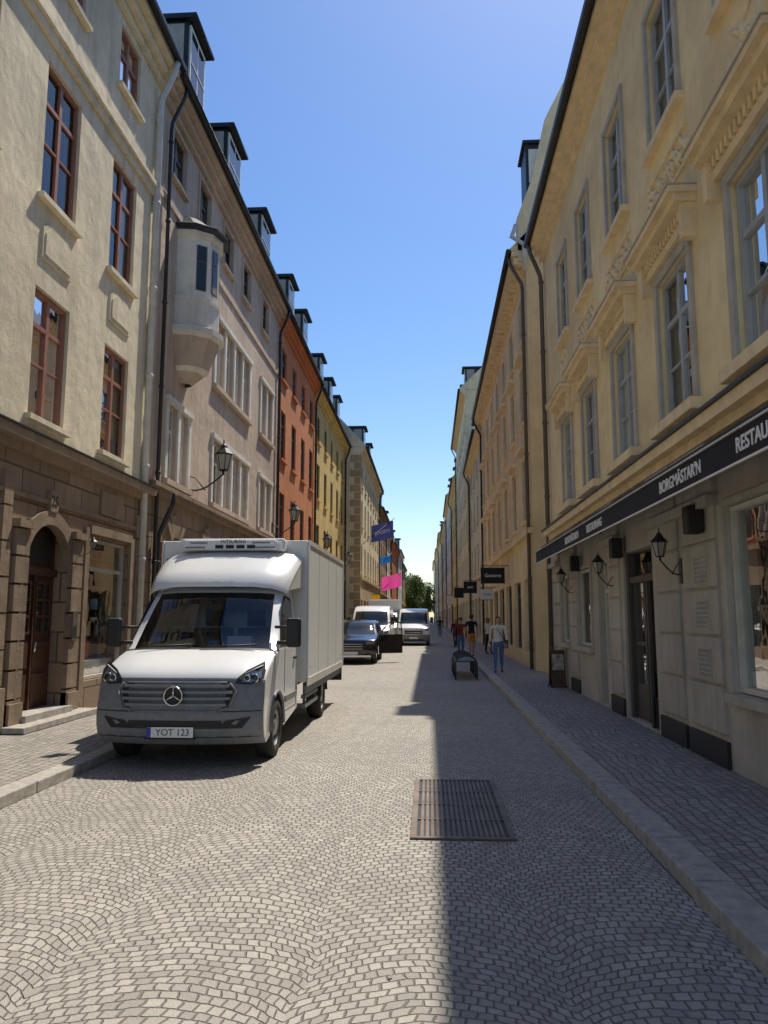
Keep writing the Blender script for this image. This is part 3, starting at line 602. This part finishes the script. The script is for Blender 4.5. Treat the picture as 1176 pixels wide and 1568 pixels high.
TR=empty('box_truck',(-2.97,9.0,0))
cab=MB('cab')
prof=[(.16,.27,'vgrey'),(.05,.36,'vgrey'),(.0,.48,'vgrey'),(-.01,.60,'vgrey'),(.0,.68,'vgrey'),(.035,.80,'vgrey'),(.06,.98,'vgrey'),(.09,1.04,'vwhite'),(.16,1.11,'vwhite'),(.34,1.20,'vwhite'),(.60,1.29,'vwhite'),(.80,1.34,'vdark'),(.88,1.36,'GL'),(1.15,1.66,'GL'),(1.44,1.95,'GL'),(1.60,2.09,'vwhite'),(1.72,2.15,'vwhite'),(2.0,2.2,'vwhite'),(2.5,2.2,'vwhite'),(2.52,1.36,'vwhite'),(2.52,.45,'vwhite')]
shell(cab,prof,2.02,1.36,.13,'vwhite',bowf=.20,bowr=.0,crown=.035,wheels=(1.0,),wr=.43,wz=.36,zb=.30,ymid=2.3)
cab.build(TR,bevel=.02,merge=True)
det=MB('cab_details')
def fy(x,base): return base+.20*abs(x/1.01)**3
def strip(x0,x1,z0,z1,b0,b1,m,off=.012,n=10,th=.02):
    pts0=[];pts1=[]
    for k in range(n+1):
        x=x0+(x1-x0)*k/n; pts0.append((x,fy(x,b0)-off,z0)); pts1.append((x,fy(x,b1)-off,z1))
    vs=pts0+pts1+[(p[0],p[1]+off+th,p[2]) for p in pts0+pts1]; m_=n+1; fs=[]
    for k in range(n): fs+=[(k,k+1,m_+k+1,m_+k),(k,k+1,2*m_+k+1,2*m_+k),(m_+k,m_+k+1,3*m_+k+1,3*m_+k)]
    fs+=[(0,m_,3*m_,2*m_),(n,m_+n,3*m_+n,2*m_+n)]
    det.mesh(vs,fs,m)
det.mesh([(sx*x,fy(x,b)-.014,z) for (x,z,b) in ((.60,.98,.06),(.68,.90,.05),(.62,.74,.03),(.52,.68,.02)) for sx in (-1,1)],[(0,1,3,2),(2,3,5,4),(4,5,7,6)],'vdark')
for i,(z,hw) in enumerate(((.955,.62),(.885,.66),(.815,.64),(.745,.60))): strip(-hw,hw,z-.020,z+.010,.05-.02*i/2,.05-.02*i/2,'vgrey',.045)
for (za,zb_,xa,xb) in ((.985,.90,.63,.71),(.90,.72,.71,.64),(.72,.665,.64,.52)):
    for sx in (-1,1): det.tube([(sx*xa,fy(xa,.04)-.03,za),(sx*xb,fy(xb,.02)-.03,zb_)],.013,'vgrey',6)
det.tube([(x/10,fy(x/10,.02)-.03,.665) for x in range(-5,6)],.012,'vgrey',6); det.tube([(x/10,fy(x/10,.06)-.02,.99) for x in range(-6,7)],.012,'vgrey',6)
det.lathe((0,-.05,.845),(0,1,0),[(.110,0),(.118,-.012),(.110,-.025),(.098,-.018),(.098,0)],'chrome',28)
for k in range(3):
    t=math.pi/2+k*2*math.pi/3; det.tube([(0,-.06,.845),(.105*math.cos(t),-.06,.845+.105*math.sin(t))],.014,'chrome',6,.005)
det.lathe((0,-.04,.845),(0,1,0),[(.001,0),(.10,0)],'vdark',20)
strip(-.55,.55,.47,.56,.0,-.01,'vdark',.006); strip(-.98,.98,.655,.668,.0,.0,'vdark',.004,16); strip(-.98,.98,.36,.375,.05,.05,'vdark',.004,16)
strip(-.62,.62,.985,.997,.07,.07,'vdark',.006,12)
for sx in (-1,1):
    det.mesh([(sx*x,fy(x,b)-.01,z) for (x,z,b) in ((.50,.47,0),(.78,.47,0),(.88,.60,-.01),(.60,.56,-.01))],[(0,1,2,3)],'vdark')
    hp=[(.68,.975,.065),(.70,1.04,.10),(.80,1.13,.175),(.97,1.22,.245),(1.0,1.12,.15),(.99,1.02,.08),(.86,.965,.05)]
    pts=[(sx*x,fy(x,b)-.02,z) for x,z,b in hp]; det.face(pts,'vdark')
    hp2=[(.75,.995,.08),(.79,1.07,.13),(.95,1.16,.20),(.965,1.04,.09),(.86,.985,.06)]
    det.face([(sx*x,fy(x,b)-.026,z) for x,z,b in hp2],'lamp')
    for (xx,rr) in ((.89,.045),(.81,.03)):
        det.lathe((sx*xx,fy(xx,.09)-.028,1.035),(0,1,0),[(rr+.012,0),(rr+.012,-.008),(rr,-.008)],'chrome',14); det.lathe((sx*xx,fy(xx,.09)-.03,1.035),(0,1,0),[(rr,0),(rr*.6,-.006),(.001,-.008)],'cgl',14)
    det.tube([(sx*.78,fy(.78,.13)-.03,1.09),(sx*.96,fy(.96,.21)-.03,1.175)],.006,'plate',5)
    det.tube([(sx*.97,1.15,1.42),(sx*1.12,1.08,1.42)],.025,'vdark'); det.tube([(sx*.93,1.2,1.62),(sx*1.12,1.08,1.62)],.02,'vdark')
    def sp(y,z,o=.006):
        return (sx*(1.01*(1-.13*max(0,z-1.36))+o),y,z)
    det.face([sp(1.18,1.40),sp(2.2,1.40),sp(2.22,1.98),sp(1.86,2.02),sp(1.62,1.92)],'cgl')
    det.face([sp(1.14,1.37,.003),sp(2.25,1.37,.003),sp(2.27,2.02,.003),sp(1.84,2.06,.003),sp(1.58,1.95,.003)],'vdark')
    for y in (1.47,2.35): det.box(sx*1.011,sx*1.0145,y,y+.008,.5 if y>2 else .75,1.37,'vdark')
    det.box(sx*1.011,sx*1.0145,1.47,2.35,.50,.508,'vdark')
    det.box(sx*1.011,sx*1.028,1.5,2.35,.62,.70,'vgrey'); det.box(sx*1.01,sx*1.04,2.12,2.28,1.16,1.19,'vdark')
    ar=[]
    for k in range(15):
        t=R(0)+R(180)*k/14; ar.append((sx*1.012,1.0+.45*math.cos(t),.36+.45*math.sin(t)))
    det.tube(ar,.022,'vgrey',6)
det.box(-.30,.24,-.035,-.02,.375,.49,'plate'); det.box(-.30,-.255,-.0365,-.02,.376,.489,'euro')
det.tube([(-.33,-.03,.365),(.27,-.03,.365)],.01,'vdark',5)
for (x0,x1) in ((-.75,-.1),(.05,.75)): det.tube([(x0,.80,1.37),(x1,.88,1.40)],.012,'vdark',5)
det.box(-.9,.9,1.15,1.5,1.2,1.34,'vdark')
for x in (-.62,-.1,.5): det.box(x-.25,x+.25,1.9,2.05,.9,1.6,'black'); det.box(x-.12,x+.12,1.92,2.02,1.62,1.85,'black')
det.box(.30,.62,1.16,1.34,1.345,1.50,'plate'); det.box(-.85,-.6,1.14,1.3,1.345,1.42,'gyel'); det.box(.05,.16,1.14,1.3,1.345,1.44,'cyan')
for k in range(12):
    t0=k*math.pi/6; t1=(k+1)*math.pi/6; f=lambda t:(.45+.19*math.cos(t),1.62+.08*math.sin(t),1.36+.17*math.sin(t)); det.tube([f(t0),f(t1)],.016,'vdark',5)
det.box(-.12,.12,1.66,1.69,1.93,2.0,'vdark')
det.build(TR)
mi=MB('mirrors')
for sx in (-1,1): mi.box(sx*1.10,sx*1.29,1.02,1.14,1.36,1.74,'vdark')
mi.build(TR,bevel=.035)
text('YOT 123',.105,'textb',basis((0,-.037,.43),(1,0,0),(0,0,1)),TR,ex=.001)
bx=MB('cargo_box'); b0,b1,y0,y1=-1.14,1.12,2.68,7.5
bx.box(b0,b1,y0,y1,.78,2.92,'vbox'); bx.build(TR,bevel=.03)
bt=MB('cargo_box_trim')
for x in (b0,b1):
    s_=1 if x>0 else -1
    bt.box(x,x+s_*.012,y0,y1,.72,.84,'pipe'); bt.box(x+s_*.002,x+s_*.016,y0,y0+.09,.84,2.86,'vwhite'); bt.box(x+s_*.002,x+s_*.016,y1-.09,y1,.84,2.86,'vwhite'); bt.box(x+s_*.002,x+s_*.016,y0,y1,2.86,2.93,'pipe')
    for j in range(1,4): yy=y0+(y1-y0)*j/4; bt.box(x,x+s_*.002,yy,yy+.006,.84,2.84,'vgrey')
    bt.tube([(x-s_*.08,3.3,.66),(x-s_*.08,4.2,.66)],.03,'vgrey'); bt.box(x-s_*.02,x-s_*.06,y0+.1,y1,.60,.72,'vgrey')
    bt.box(x-s_*.05,x-s_*.12,2.9,4.2,.38,.44,'vgrey'); bt.box(x-s_*.05,x-s_*.12,2.9,4.2,.52,.57,'vgrey')
    for y in (3.0,4.1): bt.box(x-s_*.07,x-s_*.11,y,y+.05,.38,.75,'vgrey')
    bt.box(x-s_*.06,x-s_*.5,4.25,5.5,.70,.73,'vdark'); bt.box(x,x-s_*.3,7.3,7.34,.45,.75,'vdark')
    for yy in (2.9,5,6.9): bt.lathe((x+s_*.017,yy,1.0),(s_,0,0),[(.03,0),(.001,.005)],'ocloth',8)
bt.box(-.5,.5,2.5,7.3,.5,.7,'vdark')
bt.build(TR)
df=MB('roof_deflector'); T=[-1,-.93,-.8,-.55,-.25,0,.25,.55,.8,.93,1]
pf=[(1.55,2.17,.98),(1.58,2.25,.99),(1.80,2.42,1.02),(2.15,2.62,1.05),(2.42,2.72,1.06),(2.60,2.74,1.06)]
rows=[[ (hw*t, y+.22*abs(t)**4*(1 if y<2.5 else 0), z-.10*abs(t)**6) for t in T] for (y,z,hw) in pf]
for i in range(len(rows)-1):
    for j in range(len(T)-1): df.face([rows[i][j],rows[i][j+1],rows[i+1][j+1],rows[i+1][j]],'vwhite',True)
for j in (0,-1): df.face([r[j] for r in rows]+[(rows[-1][j][0],2.6,2.2),(rows[0][j][0],rows[0][j][1],2.12)],'vwhite')
df.build(TR,merge=True)
fr=MB('refrigeration_unit'); fr.box(-.80,.80,2.42,2.66,2.735,2.93,'vwhite'); fr.box(-.72,.70,2.30,2.42,2.74,2.90,'vwhite'); fr.build(TR,bevel=.04)
fr2=MB('refrigeration_grilles')
for k in range(4): fr2.box(-.22+k*.16,-.10+k*.16,2.285,2.30,2.765,2.815,'vdark')
for k in (-1,1): fr2.box(k*.68,k*.38,2.285,2.31,2.77,2.79,'vgrey'); fr2.box(k*.60,k*.34,2.285,2.31,2.84,2.86,'vgrey')
fr2.build(TR); text('MITSUBISHI',.075,'textb',basis((.05,2.286,2.865),(1,0,0),(0,0,1)),TR,ex=.002)
wh=MB('wheels')
for sx in (-1,1): wheel(wh,sx*.90,1.0,.36,.23,sx); wheel(wh,sx*.93,4.95,.36,.25,sx)
wh.build(TR)
ml=MB('mudguards')
for sx in (-1,1):
    pts=[]; 
    for k in range(10):
        t=R(10)+R(165)*k/9; pts.append((4.95+.44*math.cos(t),.36+.42*math.sin(t)))
    for k in range(9):
        (ya,za),(yb,zb2)=pts[k],pts[k+1]; ml.face([(sx*.78,ya,za),(sx*1.08,ya,za),(sx*1.08,yb,zb2),(sx*.78,yb,zb2)],'vdark',True)
    for k in range(11):
        t0=R(0)+R(180)*k/11; t1=R(0)+R(180)*(k+1)/11
        ml.face([(sx*.72,1.0+.43*math.cos(t0),.36+.43*math.sin(t0)),(sx*1.0,1.0+.43*math.cos(t0),.36+.43*math.sin(t0)),(sx*1.0,1.0+.43*math.cos(t1),.36+.43*math.sin(t1)),(sx*.72,1.0+.43*math.cos(t1),.36+.43*math.sin(t1))],'vdark')
ml.box(-.7,.7,.2,2.5,.35,.55,'vdark'); ml.build(TR)

def van(name,x,y,box=False,rot=0,L=5.6,H=2.35):
    e=empty(name,(x,y,0),rot); m=MB('body')
    pf=[(.12,.25,'vgrey'),(.0,.4,'vgrey'),(.0,.68,'vwhite'),(.05,.95,'vwhite'),(.12,1.08,'vwhite'),(.5,1.24,'vwhite'),(.85,1.34,'GL'),(1.15,1.66,'GL'),(1.55,2.05,'vwhite')]
    if box: pf+=[(2.0,2.15,'vwhite'),(2.4,2.15,'vwhite'),(2.42,1.34,'vwhite'),(2.42,.4,'vwhite')]; wl=(1.0,); ym=2.2
    else: pf+=[(2.0,H-.08,'vwhite'),(3,H,'vwhite'),(L-.1,H-.03,'vwhite'),(L,1.34,'vwhite'),(L,.4,'vwhite')]; wl=(1.0,L-1.2); ym=2.6
    shell(m,pf,2.0,1.34,.10,'vwhite',bowf=.18,bowr=.0,wheels=wl,ymid=ym,glassm='cgl'); m.build(e,bevel=.02,merge=True)
    d=MB('details')
    d.box(-.55,.55,-.012,.05,.72,.92,'vdark'); d.box(-.5,.5,-.02,.02,.80,.82,'chrome'); d.box(-.26,.26,-.02,.0,.42,.53,'plate'); d.box(-.6,.6,-.006,.02,.3,.4,'vdark')
    for sx in (-1,1):
        d.face([(sx*.68,.085,.92),(sx*.92,.18,.92),(sx*.97,.26,1.1),(sx*.78,.19,1.07)],'lamp'); d.box(sx*1.02,sx*1.22,1.0,1.1,1.4,1.75,'vdark'); d.box(sx*.95,sx*1.05,1.05,1.1,1.45,1.5,'vdark')
        d.face([(sx*1.012,1.15,1.38),(sx*1.012,2.2,1.38),(sx*.965,2.2,1.95),(sx*.965,1.6,1.9)],'cgl')
        d.box(sx*.95,sx*1.02,1.6,3.8 if not box else 2.3,.55,.62,'vgrey')
        wheel(d,sx*.88,1.0,.35,.22,sx); wheel(d,sx*.88,(L-1.2) if not box else 4.2,.35,.22,sx)
    d.box(-.8,.8,.3,L-.3,.3,.5,'vdark')
    if box: d.box(-1.08,1.08,2.55,6.4,.75,2.95,'vbox'); d.box(-1.0,1.0,2.1,2.55,2.2,2.8,'vwhite')
    d.build(e); return e
van('white_van',-3.0,38.5,False); van('white_van',-1.0,48,False,0,5.2,2.3); van('white_delivery_truck',-3.1,50,True)

def car(name,x,y,paint='vblack',rot=0,open_door=False):
    e=empty(name,(x,y,0),rot); m=MB('body')
    pf=[(.12,.22,'vdark'),(.0,.38,paint),(-.01,.6,paint),(.04,.78,paint),(.12,.90,paint),(.6,1.02,paint),(1.10,1.08,'GL'),(1.45,1.36,'GL'),(1.75,1.54,paint),(2.3,1.64,paint),(3.3,1.63,paint),(3.95,1.52,'GL'),(4.4,1.08,paint),(4.52,.8,paint),(4.5,.3,paint)]
    shell(m,pf,1.88,1.08,.30,paint,bowf=.22,bowr=.1,crown=.03,wheels=(.85,3.6),wr=.39,wz=.35,zb=.26,ymid=2.5,glassm='cgl'); m.build(e,bevel=.02,merge=True)
    d=MB('details')
    d.mesh([(-.50,-.012,.80),(.50,-.012,.80),(.40,-.024,.52),(-.40,-.024,.52)],[(0,1,2,3)],'vdark'); 
    for z in (.57,.66,.75): d.box(-.44,.44,-.035,0,z-.008,z+.008,'chrome')
    d.box(-.26,.26,-.04,-.02,.36,.47,'plate'); d.box(-.75,.75,-.02,.05,.27,.34,'chrome')
    for sx in (-1,1):
        d.face([(sx*.55,.04,.74),(sx*.84,.17,.74),(sx*.90,.26,.90),(sx*.60,.11,.86)],'lamp'); d.box(sx*.95,sx*1.12,1.30,1.40,1.02,1.18,paint)
        for (a,b_) in ((1.4,2.35),(2.45,3.3)): 
            d.face([(sx*.945,a if a>2 else 1.42,1.11),(sx*.945,b_,1.11),(sx*(.945-.115),b_ if a<2 else 3.1,1.54),(sx*(.945-.115),a if a>2 else 1.9,1.54)],'cgl')
        d.box(sx*.941,sx*.946,2.38,2.39,.35,1.06,'vdark')
        wheel(d,sx*.82,.85,.35,.22,sx); wheel(d,sx*.82,3.6,.35,.22,sx)
    d.box(-.7,.7,.3,4.2,.24,.42,'vdark')
    if open_door:
        c,s_=math.cos(R(62)),math.sin(R(62))
        def dp(u,v,o=0): return (.95+u*s_+o*c, 1.45+u*c-o*s_, v)
        for o_ in (0,.07): d.face([dp(0,.35,o_),dp(1.0,.35,o_),dp(1.0,1.08,o_),dp(0,1.08,o_)],paint)
        d.face([dp(1.0,.35,0),dp(1.0,1.08,0),dp(1.0,1.08,.07),dp(1.0,.35,.07)],paint)
        for (a,b_) in (((0.02,1.08),(.42,1.54)),((.42,1.54),(.95,1.54)),((.95,1.54),(1.0,1.08))): d.tube([dp(*a,.03),dp(*b_,.03)],.025,paint,6)
        d.face([dp(.05,1.09,.03),dp(.98,1.09,.03),dp(.93,1.52,.03),dp(.44,1.52,.03)],'cglass')
    d.build(e); return e
car('black_car',-2.95,29.0,'vblack',0,True)
car('dark_parked_car',-2.9,62,'vblack')

# ---------------------------------------------------------------- people
def person(name,loc,yaw,H,top,pants,hair,stride=.1,sleeve=False,shorts=False,longhair=False,armf=(.04,-.02),lean=0,bag=False):
    e=empty(name,loc,yaw); V=[];Ed=[];Rd=[]
    def add(p,r,par=None):
        V.append((p[0]*H,p[1]*H,p[2]*H)); Rd.append(r*H); i=len(V)-1
        if par is not None: Ed.append((par,i))
        return i
    pel=add((0,0,.53),.075); sp=add((0,lean*.4,.62),.062,pel); ch=add((0,lean*.8,.73),.078,sp); nb=add((0,lean,.815),.04,ch); nk=add((0,lean+.005,.855),.028,nb)
    hd=add((0,lean+.012,.90),.048,nk); ht=add((0,lean+.006,.955),.05,hd); 
    for k,s in enumerate((-1,1)):
        sh=add((s*.095,lean,.80),.036,ch); sh2=add((s*.118,lean,.775),.033,sh); el=add((s*.142,lean+armf[k]*.3-.01,.625),.024,sh2); wr=add((s*.140,lean+armf[k]+.03,.49),.017,el)
        pa=add((s*.138,lean+armf[k]+.04,.455),.019,wr)
        for q,(dx,L_) in enumerate(((-.012,.040),(-.004,.046),(.004,.044),(.012,.034))):
            a=add((s*.138+dx*.3,lean+armf[k]+.045+dx,.438),.0055,pa); add((s*.134+dx*.2,lean+armf[k]+.052+dx,.438-L_),.0045,a)
        t=add((s*.132,lean+armf[k]+.062,.452),.006,pa); add((s*.13,lean+armf[k]+.074,.430),.005,t)
        f=stride*(1 if k else -1)
        hp=add((s*.052,0,.495),.058,pel); kn=add((s*.055,f*.55+.012,.285),.037,hp); ca=add((s*.055,f*.7,.20),.034,kn); an=add((s*.056,f*.95-(.0),.05+(.02 if f<0 else 0)),.021,ca); 
        he=add((s*.056,f*.95+.02,.025+(.01 if f<0 else 0)),.022,an); add((s*.06,f*.95+.10,.016),.018,he)
    me=bpy.data.meshes.new('b'); me.from_pydata(V,Ed,[]); o=bpy.data.objects.new('tmp',me); scene.collection.objects.link(o)
    o.modifiers.new('s','SKIN'); sv=me.skin_vertices[0].data
    for i,r in enumerate(Rd): sv[i].radius=(r,r); sv[i].use_root=(i==0)
    for i in (pel,sp,ch): sv[i].radius=(Rd[i]*1.15,Rd[i]*.8) 
    sb=o.modifiers.new('u','SUBSURF'); sb.levels=2; sb.render_levels=2
    dg=bpy.context.evaluated_depsgraph_get(); m2=bpy.data.meshes.new_from_object(o.evaluated_get(dg)); bpy.data.objects.remove(o)
    names=[top,pants,'skin',hair,'black']; 
    for n_ in names: m2.materials.append(MT[n_])
    for p in m2.polygons:
        c=p.center/H; z=c.z; p.use_smooth=True
        if z>.865: k=3 if (z>.95 or c.y<lean+.004) else 2
        elif z>.83: k=2
        elif abs(c.x)>.108 and z<(.70 if not sleeve else .485): k=2
        elif z>.535: k=0
        elif z<.032: k=4
        elif shorts and z<.33: k=2
        else: k=1
        p.material_index=k
    ob=bpy.data.objects.new('body',m2); scene.collection.objects.link(ob); ob.parent=e
    h=MB('head_details'); hy=lean+.01
    def S(p): return tuple(q*H for q in p)
    h.lathe(S((0,hy+.043,.915)),(0,1,0),[(.008*H,0),(.006*H,.008*H),(.001,.012*H)],'skin',8)
    for s in (-1,1):
        h.lathe(S((s*.016,hy+.043,.930)),(0,1,0),[(.006*H,0),(.004*H,.003*H),(.0005,.004*H)],'vdark',8); h.lathe(S((s*.046,hy,.92)),(s,0,0),[(.013*H,0),(.011*H,.008*H),(.001,.008*H)],'skin',8)
    h.box(-.012*H,.012*H,(hy+.04)*H,(hy+.046)*H,.896*H,.900*H,'rcloth')
    if longhair: h.lathe(S((0,hy-.022,.80)),(0,0,1),[(.012*H,0),(.04*H,.02*H),(.05*H,.08*H),(.054*H,.12*H),(.05*H,.155*H),(.02*H,.175*H),(.001,.178*H)],hair,14)
    else: h.lathe(S((0,hy-.010,.90)),(0,0,1),[(.035*H,0),(.052*H,.03*H),(.052*H,.06*H),(.03*H,.085*H),(.001,.09*H)],hair,14)
    if bag:
        h.box(-.17*H,-.11*H,-.08*H,.06*H,.42*H,.56*H,'black'); h.tube([S((-.14,0,.56)),S((-.06,-.045,.75)),S((.05,0,.84)),S((.02,.05,.75)),S((-.12,.04,.56))],.006*H,'black',5)
    h.build(e,bevel=0)
    return e
person('woman',(2.05,23.6,.115),R(175),1.70,'lcloth','denim','hairb',.09,True,False,True,(.03,-.01),bag=True)
person('man',(1.75,33.0,.115),R(10),1.78,'black','ocloth','hairb',.07,False,True)
person('man',(1.35,34.5,0),R(185),1.76,'rcloth','denim','hairb',.06,True)
person('woman',(2.6,35,.115),R(-60),1.66,'lcloth','black','hairl',.05,False,False,True)
person('woman',(1.5,46,0),R(20),1.68,'black','black','hairl',.08,True,False,True)
person('man',(0.9,70,0),R(190),1.8,'black','denim','hairb',.08,True)

# ---------------------------------------------------------------- street furniture and signs
bk=empty('bicycle_rack'); b=MB('hoops')
for k in range(5):
    y=22.2+k*.85; pts=[(.72,y,0.0),(.72,y,.45)]+[(1.02-.30*math.cos(t),y,.45+.22*math.sin(t)) for t in [math.pi*j/8 for j in range(1,8)]]+[(1.32,y,.45),(1.32,y,0.0)]
    b.tube(pts,.022,'metal',8)
b.tube([(.72,22.1,.4),(.72,25.7,.4)],.02,'metal'); b.tube([(1.32,22.1,.4),(1.32,25.7,.4)],.02,'metal'); b.box(.72,1.32,22.1,25.7,.5,.53,'metal'); b.build(bk)
def hang(name,x0,x1,y,z0,z1,m,s='',tm='textw',sz=.2,wallx=None):
    e=empty(name); b=MB('panel'); b.box(x0,x1,y,y+.05,z0,z1,m); b.box(x0-.02,x1+.02,y-.005,y+.055,z1+.003,z1+.03,'metal'); b.box(x0-.02,x1+.02,y-.005,y+.055,z0-.03,z0-.003,'metal')
    b.tube([(min(x0,x1)-.02,y+.02,z1+.1),(wallx,y+.02,z1+.1)],.018,'metal',6); 
    for x in (x0+.1*(x1-x0),x0+.9*(x1-x0)): b.tube([(x,y+.02,z1),(x,y+.02,z1+.1)],.008,'metal',5)
    b.build(e)
    if s: text(s,sz,tm,basis(((x0+x1)/2,y-.003,(z0+z1)/2),(1,0,0),(0,0,1)),e)
hang('hanging_shop_sign',2.12,3.1,32,3.15,3.75,'awning','Gastone',wallx=3.25)
hang('hanging_shop_sign',2.5,3.1,38,2.6,3.1,'plate','CAFE','textb',.16,wallx=3.25)
hang('hanging_shop_sign',2.2,3.05,50,3.3,4.0,'awning','BAR',wallx=3.25); hang('hanging_shop_sign',2.1,2.9,66,3.4,4.2,'awning','',wallx=3.1); hang('hanging_shop_sign',2.0,2.8,90,3.2,4.2,'textw','',wallx=3.0)
hang('hanging_shop_sign',-5.9,-5.3,45,3.2,3.9,'textw','',wallx=-6.15); hang('hanging_shop_sign',-4.8,-4.1,64,3.0,3.6,'flagyel','',wallx=-5.0)
def banner(name,xw,y,x0,x1,z0,z1,m,s='',sz=.5):
    e=empty(name); b=MB('cloth'); n=10; 
    for i in range(n):
        xa=x0+(x1-x0)*i/n; xb=x0+(x1-x0)*(i+1)/n; f=lambda x:y+.06*math.sin(x*5)
        da=.25*(xa-x0); db=.25*(xb-x0)
        b.face([(xa,f(xa),z0+da),(xb,f(xb),z0+db),(xb,f(xb),z1+db),(xa,f(xa),z1+da)],m,True)
    b.tube([(xw,y,z0-.3),(x1+.1,y-.02,z1+.3*(x1-x0)+.1)],.03,'pipe',6); b.build(e)
    if s: text(s,sz,'textw',basis(((x0+x1)/2,y-.1,(z0+z1)/2+.15),(1,0,.25),(-.25,0,1)),e)
banner('blue_banner',-5.0,54.5,-4.1,-2.55,7.0,8.2,'banner','JENSEN',.34); banner('pink_banner',-5.0,74,-4.6,-2.7,4.2,5.5,'pink'); banner('pennant_flag',-5.0,72,-4.6,-3.6,6.6,7.3,'flagblue')
banner('yellow_banner',-6.15,36,-5.8,-5.2,3.0,3.6,'flagyel')
sb=empty('menu_board'); b=MB('a_frame'); 
for (a,c) in ((0,.14),(.5,.36)): b.face([(2.85,18.6+a,.115),(3.18,18.6+a,.115),(3.18,18.6+c,.95),(2.85,18.6+c,.95)],'wood')
b.box(2.83,2.87,18.59,19.11,.115,.15,'metal'); b.box(3.16,3.20,18.59,19.11,.115,.15,'metal'); b.box(2.84,3.19,18.72,18.98,.94,.97,'wood'); b.face([(2.88,18.625,.25),(3.15,18.625,.25),(3.15,18.725,.88),(2.88,18.725,.88)],'goods'); b.build(sb)

# ---------------------------------------------------------------- tree at end of street
def tree(name,x,y,h,r,n):
    e=empty(name); t=MB('trunk'); t.tube([(x,y,0),(x+.1,y,h*.2),(x,y,h*.45),(x+.1,y,h*.8)],.3,'bark',8,.06)
    cl=[]
    for k in range(20):
        a=random.uniform(0,6.28); rr=random.uniform(.2,.8)*r; z=h*random.uniform(.35,.92); rr*=1.1-.5*(z/h-.4); p=(x+rr*math.cos(a),y+rr*math.sin(a),z); t.tube([(x,y,z*.6),((x+p[0])/2,(y+p[1])/2,z*.85),p],.09,'bark',5,.02); cl.append((p,random.uniform(.3,.5)*r))
    t.build(e); lf=MB('leaves')
    for p,cr in cl:
        for k in range(n//20):
            d=Vector((random.gauss(0,1),random.gauss(0,1),random.gauss(0,.8))).normalized()*cr*random.random()**.4; c=Vector(p)+d
            u=Vector((random.gauss(0,1),random.gauss(0,1),random.gauss(0,1))).normalized(); w=u.orthogonal().normalized(); s=random.uniform(.14,.3)
            lf.face([c-u*s,c+w*s*.6,c+u*s,c-w*s*.6],'leafa' if random.random()<.6 else 'leafb')
    lf.build(e)
tree('tree',-3.2,178,11.5,4.6,9000); tree('tree',1.5,230,12,4.5,4000); tree('tree',-6,200,12,5,5000)

# ---------------------------------------------------------------- light, world, camera
w=bpy.data.worlds.new('World'); scene.world=w; w.use_nodes=True; nt=w.node_tree
sky=nt.nodes.new('ShaderNodeTexSky'); sky.sky_type='NISHITA'; sky.sun_disc=False
sd=Vector(SUN).normalized(); sky.sun_elevation=math.asin(sd.z); sky.sun_rotation=math.atan2(SUN[0],SUN[1])
sky.air_density=1.15; sky.dust_density=.4; sky.ozone_density=2.2
hs=nt.nodes.new('ShaderNodeHueSaturation'); hs.inputs['Saturation'].default_value=1.24; hs.inputs['Hue'].default_value=.506; hs.inputs['Value'].default_value=1.0
nt.links.new(sky.outputs[0],hs.inputs['Color'])
nt.links.new(hs.outputs[0],nt.nodes['Background'].inputs[0]); nt.nodes['Background'].inputs[1].default_value=.15
sl=bpy.data.lights.new('sun','SUN'); sl.energy=5.0; sl.angle=R(.55); sl.color=(1,.93,.80)
so=bpy.data.objects.new('sun',sl); scene.collection.objects.link(so); so.rotation_euler=(-sd).to_track_quat('-Z','Y').to_euler()
cam=bpy.data.cameras.new('camera'); co=bpy.data.objects.new('camera',cam); scene.collection.objects.link(co)
cam.sensor_fit='VERTICAL'; cam.sensor_height=24; cam.lens=24*1178/1568; cam.clip_end=3000; cam.clip_start=.05
co.location=(0,0,1.75); co.rotation_euler=(R(90+7.78),0,R(3.37)); scene.camera=co
scene.view_settings.view_transform='Standard'; scene.view_settings.look='None'; scene.view_settings.exposure=0
